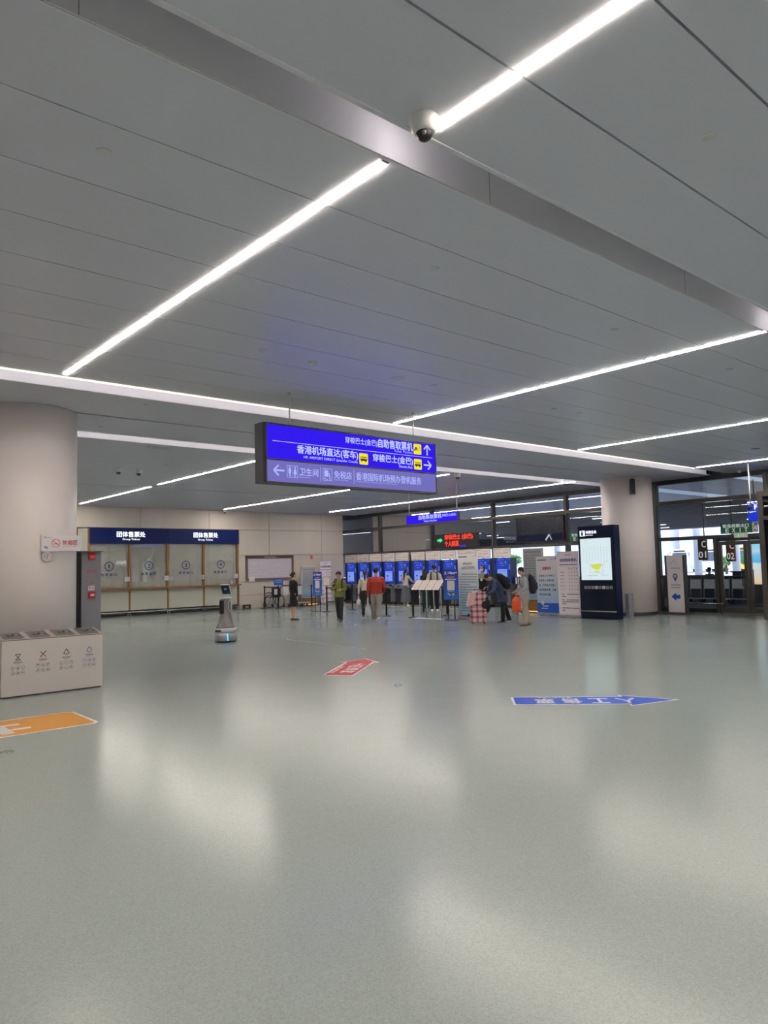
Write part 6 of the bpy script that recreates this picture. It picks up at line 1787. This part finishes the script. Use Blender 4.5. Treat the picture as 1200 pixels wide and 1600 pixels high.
# two broad cool bands in the soffit over the doors
for y0_, y1_, l in ((11.2, 16.5, 'long pale blue light band in the soffit outside, right of the round pillar'), (5.0, 11.5, 'long pale blue light band in the soffit outside, above the exit')):
    k = MB(); q = [(27.1, 14.61), (28.6, 15.44), (32.95, 15.40), (32.4, 14.67)] if y0_ > 10 else [(24.99, 11.26), (24.98, 10.87), (27.6, 10.79), (29.05, 11.35)]
    q = [(25.6, 15.35), (25.6, 14.65), (33.0, 14.65), (33.0, 15.35)] if y0_ > 10 else [(24.6, 11.3), (24.6, 10.8), (33.0, 10.8), (33.0, 11.3)]
    k.prism(q, 4.53, 4.549, 'lamp_outside_band'); tagp(k.build('soffit_light'), l, 'light')
# columns and buildings
def ocol(x, y, label):
    k = MB(); k.lathe([(0.42, 0), (0.42, 5.0), (0.9, 5.6)], 'building_pale', 24); tagp(k.build('canopy_column', loc=(x, y, 0)), label, 'column')
ocol(80.0, 35.0, 'pale round column outside, seen through the glass door')
ocol(80, 39.2, 'pale round column outside behind the sign C 01')
ocol(80, 58.0, 'pale round column outside behind the round pillar')
ocol(80, 80.0, 'pale round column outside at the far left of the glazing')
def building(x, y, w_, d_, h_, rows, label, m_='building', wm='building_blue'):
    t = thing('building', label, 'building', (x, y, 0), WEST)
    k = MB(); k.box(-w_ / 2, w_ / 2, 0, d_, 0, h_, m_); k.build('block', t)
    n_ = max(2, int(w_ / 4.2))
    for r in range(rows):
        for c in range(n_):
            k = MB(); a = -w_ / 2 + (c + .12) * w_ / n_
            k.box(a, a + w_ / n_ * .76, -0.05, 0.0, 1.2 + r * 3.4, 3.4 + r * 3.4, wm)
            k.build('window', t)
    return t
building(130, 97, 56, 10, 18, 4, 'white office block with blue windows beyond the canopy behind the kiosks')
building(130, 54, 26, 10, 12, 3, 'low white block seen through the glass doors')
building(120, 146, 34, 10, 20, 4, 'white block at the far left beyond the canopy', 'building_pale')
building(120, 12, 26, 10, 20, 3, 'pale block to the far right outside')
def tree(x, y, h_, label):
    t = thing('tree', label, 'tree', (x, y, 0))
    k = MB(); k.tube([(0, 0, 0), (0.05, 0, h_ * .45)], [.16, .10], 'bark', n=8); k.build('trunk', t)
    r = random.Random(int(x * 7 + y)); k = MB()
    for i in range(420):
        a, b2 = r.uniform(0, 2 * PI), r.uniform(-1, 1); q = r.uniform(.5, 1) * h_ * .33
        c = (q * math.cos(a) * math.sqrt(1 - b2 * b2), q * math.sin(a) * math.sqrt(1 - b2 * b2), h_ * .68 + q * b2 * .8)
        k.ell(c, (h_ * .028, h_ * .028, h_ * .02), 'leaf', nu=5, nv=4)
    k.build('foliage', t)
for x, y, h_, l in ((84, 37.9, 2.2, 'green tree outside left of the column behind the door'), (84, 35.6, 2.3, 'green tree outside right of the column behind the door'), (84, 68.6, 3.4, 'green tree outside right of the last kiosk')):
    tree(x, y, h_, l)
mat('bus_glass', (0.06, 0.08, 0.12), 0.08)
def bus(x, y, label, m_='bus_white', rot=WEST):
    t = thing('bus', label, 'bus', (x, y, 0), rot)
    k = MB(); k.rbox(-1.25, 1.25, 0, 9.5, 0.45, 3.2, 0.25, m_); k.build('coach_body', t)
    k = MB(); k.box(-1.0, 1.0, -0.03, 0.02, 1.5, 2.7, 'bus_glass'); k.build('windscreen', t)
    k = MB(); k.box(-0.8, 0.8, -0.03, 0, 2.82, 3.02, 'ink'); k.build('route_display', t)
    for s_ in (-1, 1):
        k = MB(); k.box(s_ * 0.95 - .18, s_ * .95 + .18, -0.04, 0.0, 0.8, 0.98, 'white_plastic'); k.build('headlamp', t)
        k = MB(); k.tube([(s_ * 1.25, 0, 2.7), (s_ * 1.5, -.25, 2.6), (s_ * 1.5, -.25, 2.2)], .05, 'black_plastic', n=6); k.build('mirror', t)
        for yy_ in (2.0, 7.5):
            k = MB(); k.lathe([(.45, -.14), (.45, .14)], 'black_plastic', 20, Matrix.Translation((s_ * 1.12, yy_, .45)) @ Matrix.Rotation(PI / 2, 4, 'Y')); k.build('wheel', t)
    return t
bus(96, 49.6, 'white coach outside behind the slim direction totem')
bus(96, 45.6, 'white coach outside behind the sign C 01')
bus(92, 39.0, 'yellowish coach outside behind the sign 02', 'bus_yellow')
# bay signs
def bay(x, y, z, a_, b_, label, m_='sign_brown'):
    t = thing('bay_sign', label, 'sign', (x, y, z), WEST)
    k = MB(); k.box(-0.22, 0.22, 0, 0.12, -0.52, 0.52, m_); k.bar((0.1, 0.06, 0.52), (0.1, 0.06, 5.6 - z), 0.03, 'dark_grey'); k.build('sign_panel', t)
    k = MB(); text(k, a_, -0.02, 0.18, 0.10, 0.42, -0.01, 'sign_white_glow', 0.02); text(k, b_, -0.18, 0.18, -0.42, -0.10, -0.01, 'sign_white_glow', 0.02); k.build('lettering', t)
bay(35.5, 17.15, 2.20, 'C', '01', 'brown bay sign C 01 hanging outside the glazing')
mat('sign_orange', (0.55, 0.20, 0.10), 0.5)
bay(37.0, 16.45, 2.10, 'C', '02', 'orange-brown bay sign 02 hanging outside, seen through the door', 'sign_orange')
# blue lit sign and beach advertisement outside the door
k = MB(); k.box(-0.22, 0.75, 0, 0.1, -0.38, 0.38, 'ad_blue'); text(k, 'FM', 0.02, 0.28, 0.14, 0.30, -0.01, 'white_lit', 0.04); k.bar((0, 0.05, 0.38), (0, 0.05, 1.22), 0.02, 'dark_grey')
tagp(k.build('blue_sign', loc=(27.0, 11.08, 3.30), rotz=WEST), 'blue lit sign outside above the exit with white letters', 'sign')
ad = thing('beach_poster', 'backlit poster of a beach and blue sky outside the right door leaf', 'poster', (27.0, 10.6, 0), WEST)
k = MB(); k.box(-0.70, 1.1, 0.0, 0.02, 0.78, 2.36, 'beach'); k.build('poster_face', ad)
k = MB(); k.box(-0.76, 1.16, 0.02, 0.2, 0.1, 2.42, 'black_plastic'); k.box(-0.76, 1.16, -0.02, 0.02, 0.1, 0.74, 'black_plastic'); k.box(-0.7, 1.1, 0.0, 0.2, 0, 0.1, 'dark_grey'); k.build('poster_case', ad)
# trolley rows outside
t2 = dup(tr); t2.location = (28.6, 14.9, -0.01); t2.rotation_euler = (0, 0, WEST); t2.scale = (1, 1, 1); t2['label'] = 'luggage trolley outside'; t2['group'] = 'luggage trolleys outside the glazing'; t2['category'] = 'trolley'
t2['label'] = 'dark luggage trolley in the row outside the glazing'
for i in range(1, 8):
    o = dup(t2); o.location = (28.6, 14.9 - i * 0.56, -0.01)
k = MB()
for y in (15.2, 13.6, 12.0, 10.9): k.bar((29.6, y, -0.01), (29.6, y, 1.0), 0.025, 'dark_grey')
k.bar((29.6, 15.2, 1.0), (29.6, 10.9, 1.0), 0.03, 'dark_grey'); k.bar((29.6, 15.2, 0.5), (29.6, 10.9, 0.5), 0.02, 'dark_grey')
tagp(k.build('barrier'), 'dark tubular barrier outside behind the trolley row', 'barrier')
k = MB(); k.box(31.4, 31.6, -6, 60, -0.01, 0.93, 'dark_grey')
tagp(k.build('low_wall'), 'long dark low wall outside behind the trolley row', 'wall')
k = MB(); k.box(30.2, 30.7, 11.9, 13.4, -0.01, 1.15, 'dark_grey'); k.box(30.15, 30.75, 11.85, 13.45, 1.15, 1.2, 'black_plastic')
tagp(k.build('counter_box'), 'dark counter-height cabinet outside the glass door', 'cabinet')
k = MB(); k.box(-0.9, 0.9, -0.2, 0.2, 0.38, 0.43, 'dark_grey'); k.box(-0.8, -0.7, -0.2, 0.2, -0.0, 0.38, 'dark_grey'); k.box(0.7, 0.8, -0.2, 0.2, -0.0, 0.38, 'dark_grey')
tagp(k.build('bench', loc=(32.5, 15.6, -0.03), rotz=math.radians(60)), 'dark bench outside under the seated silhouetted person', 'bench')
t, p = person('dark silhouetted person seated outside behind the middle rail of the glazing', 32.35, 15.5, 60, h=1.7, legs=((84, 82), (84, 82)), arms=((25, 10, 60, 5), (25, 10, 60, 5)))
p.body(t); p.top(t, 'black_wool', 'jacket', puff=1.15); p.trousers(t, 'black_wool'); p.shoes(t, 'dark_shoe', 'black_plastic'); p.hair(t, 'short')
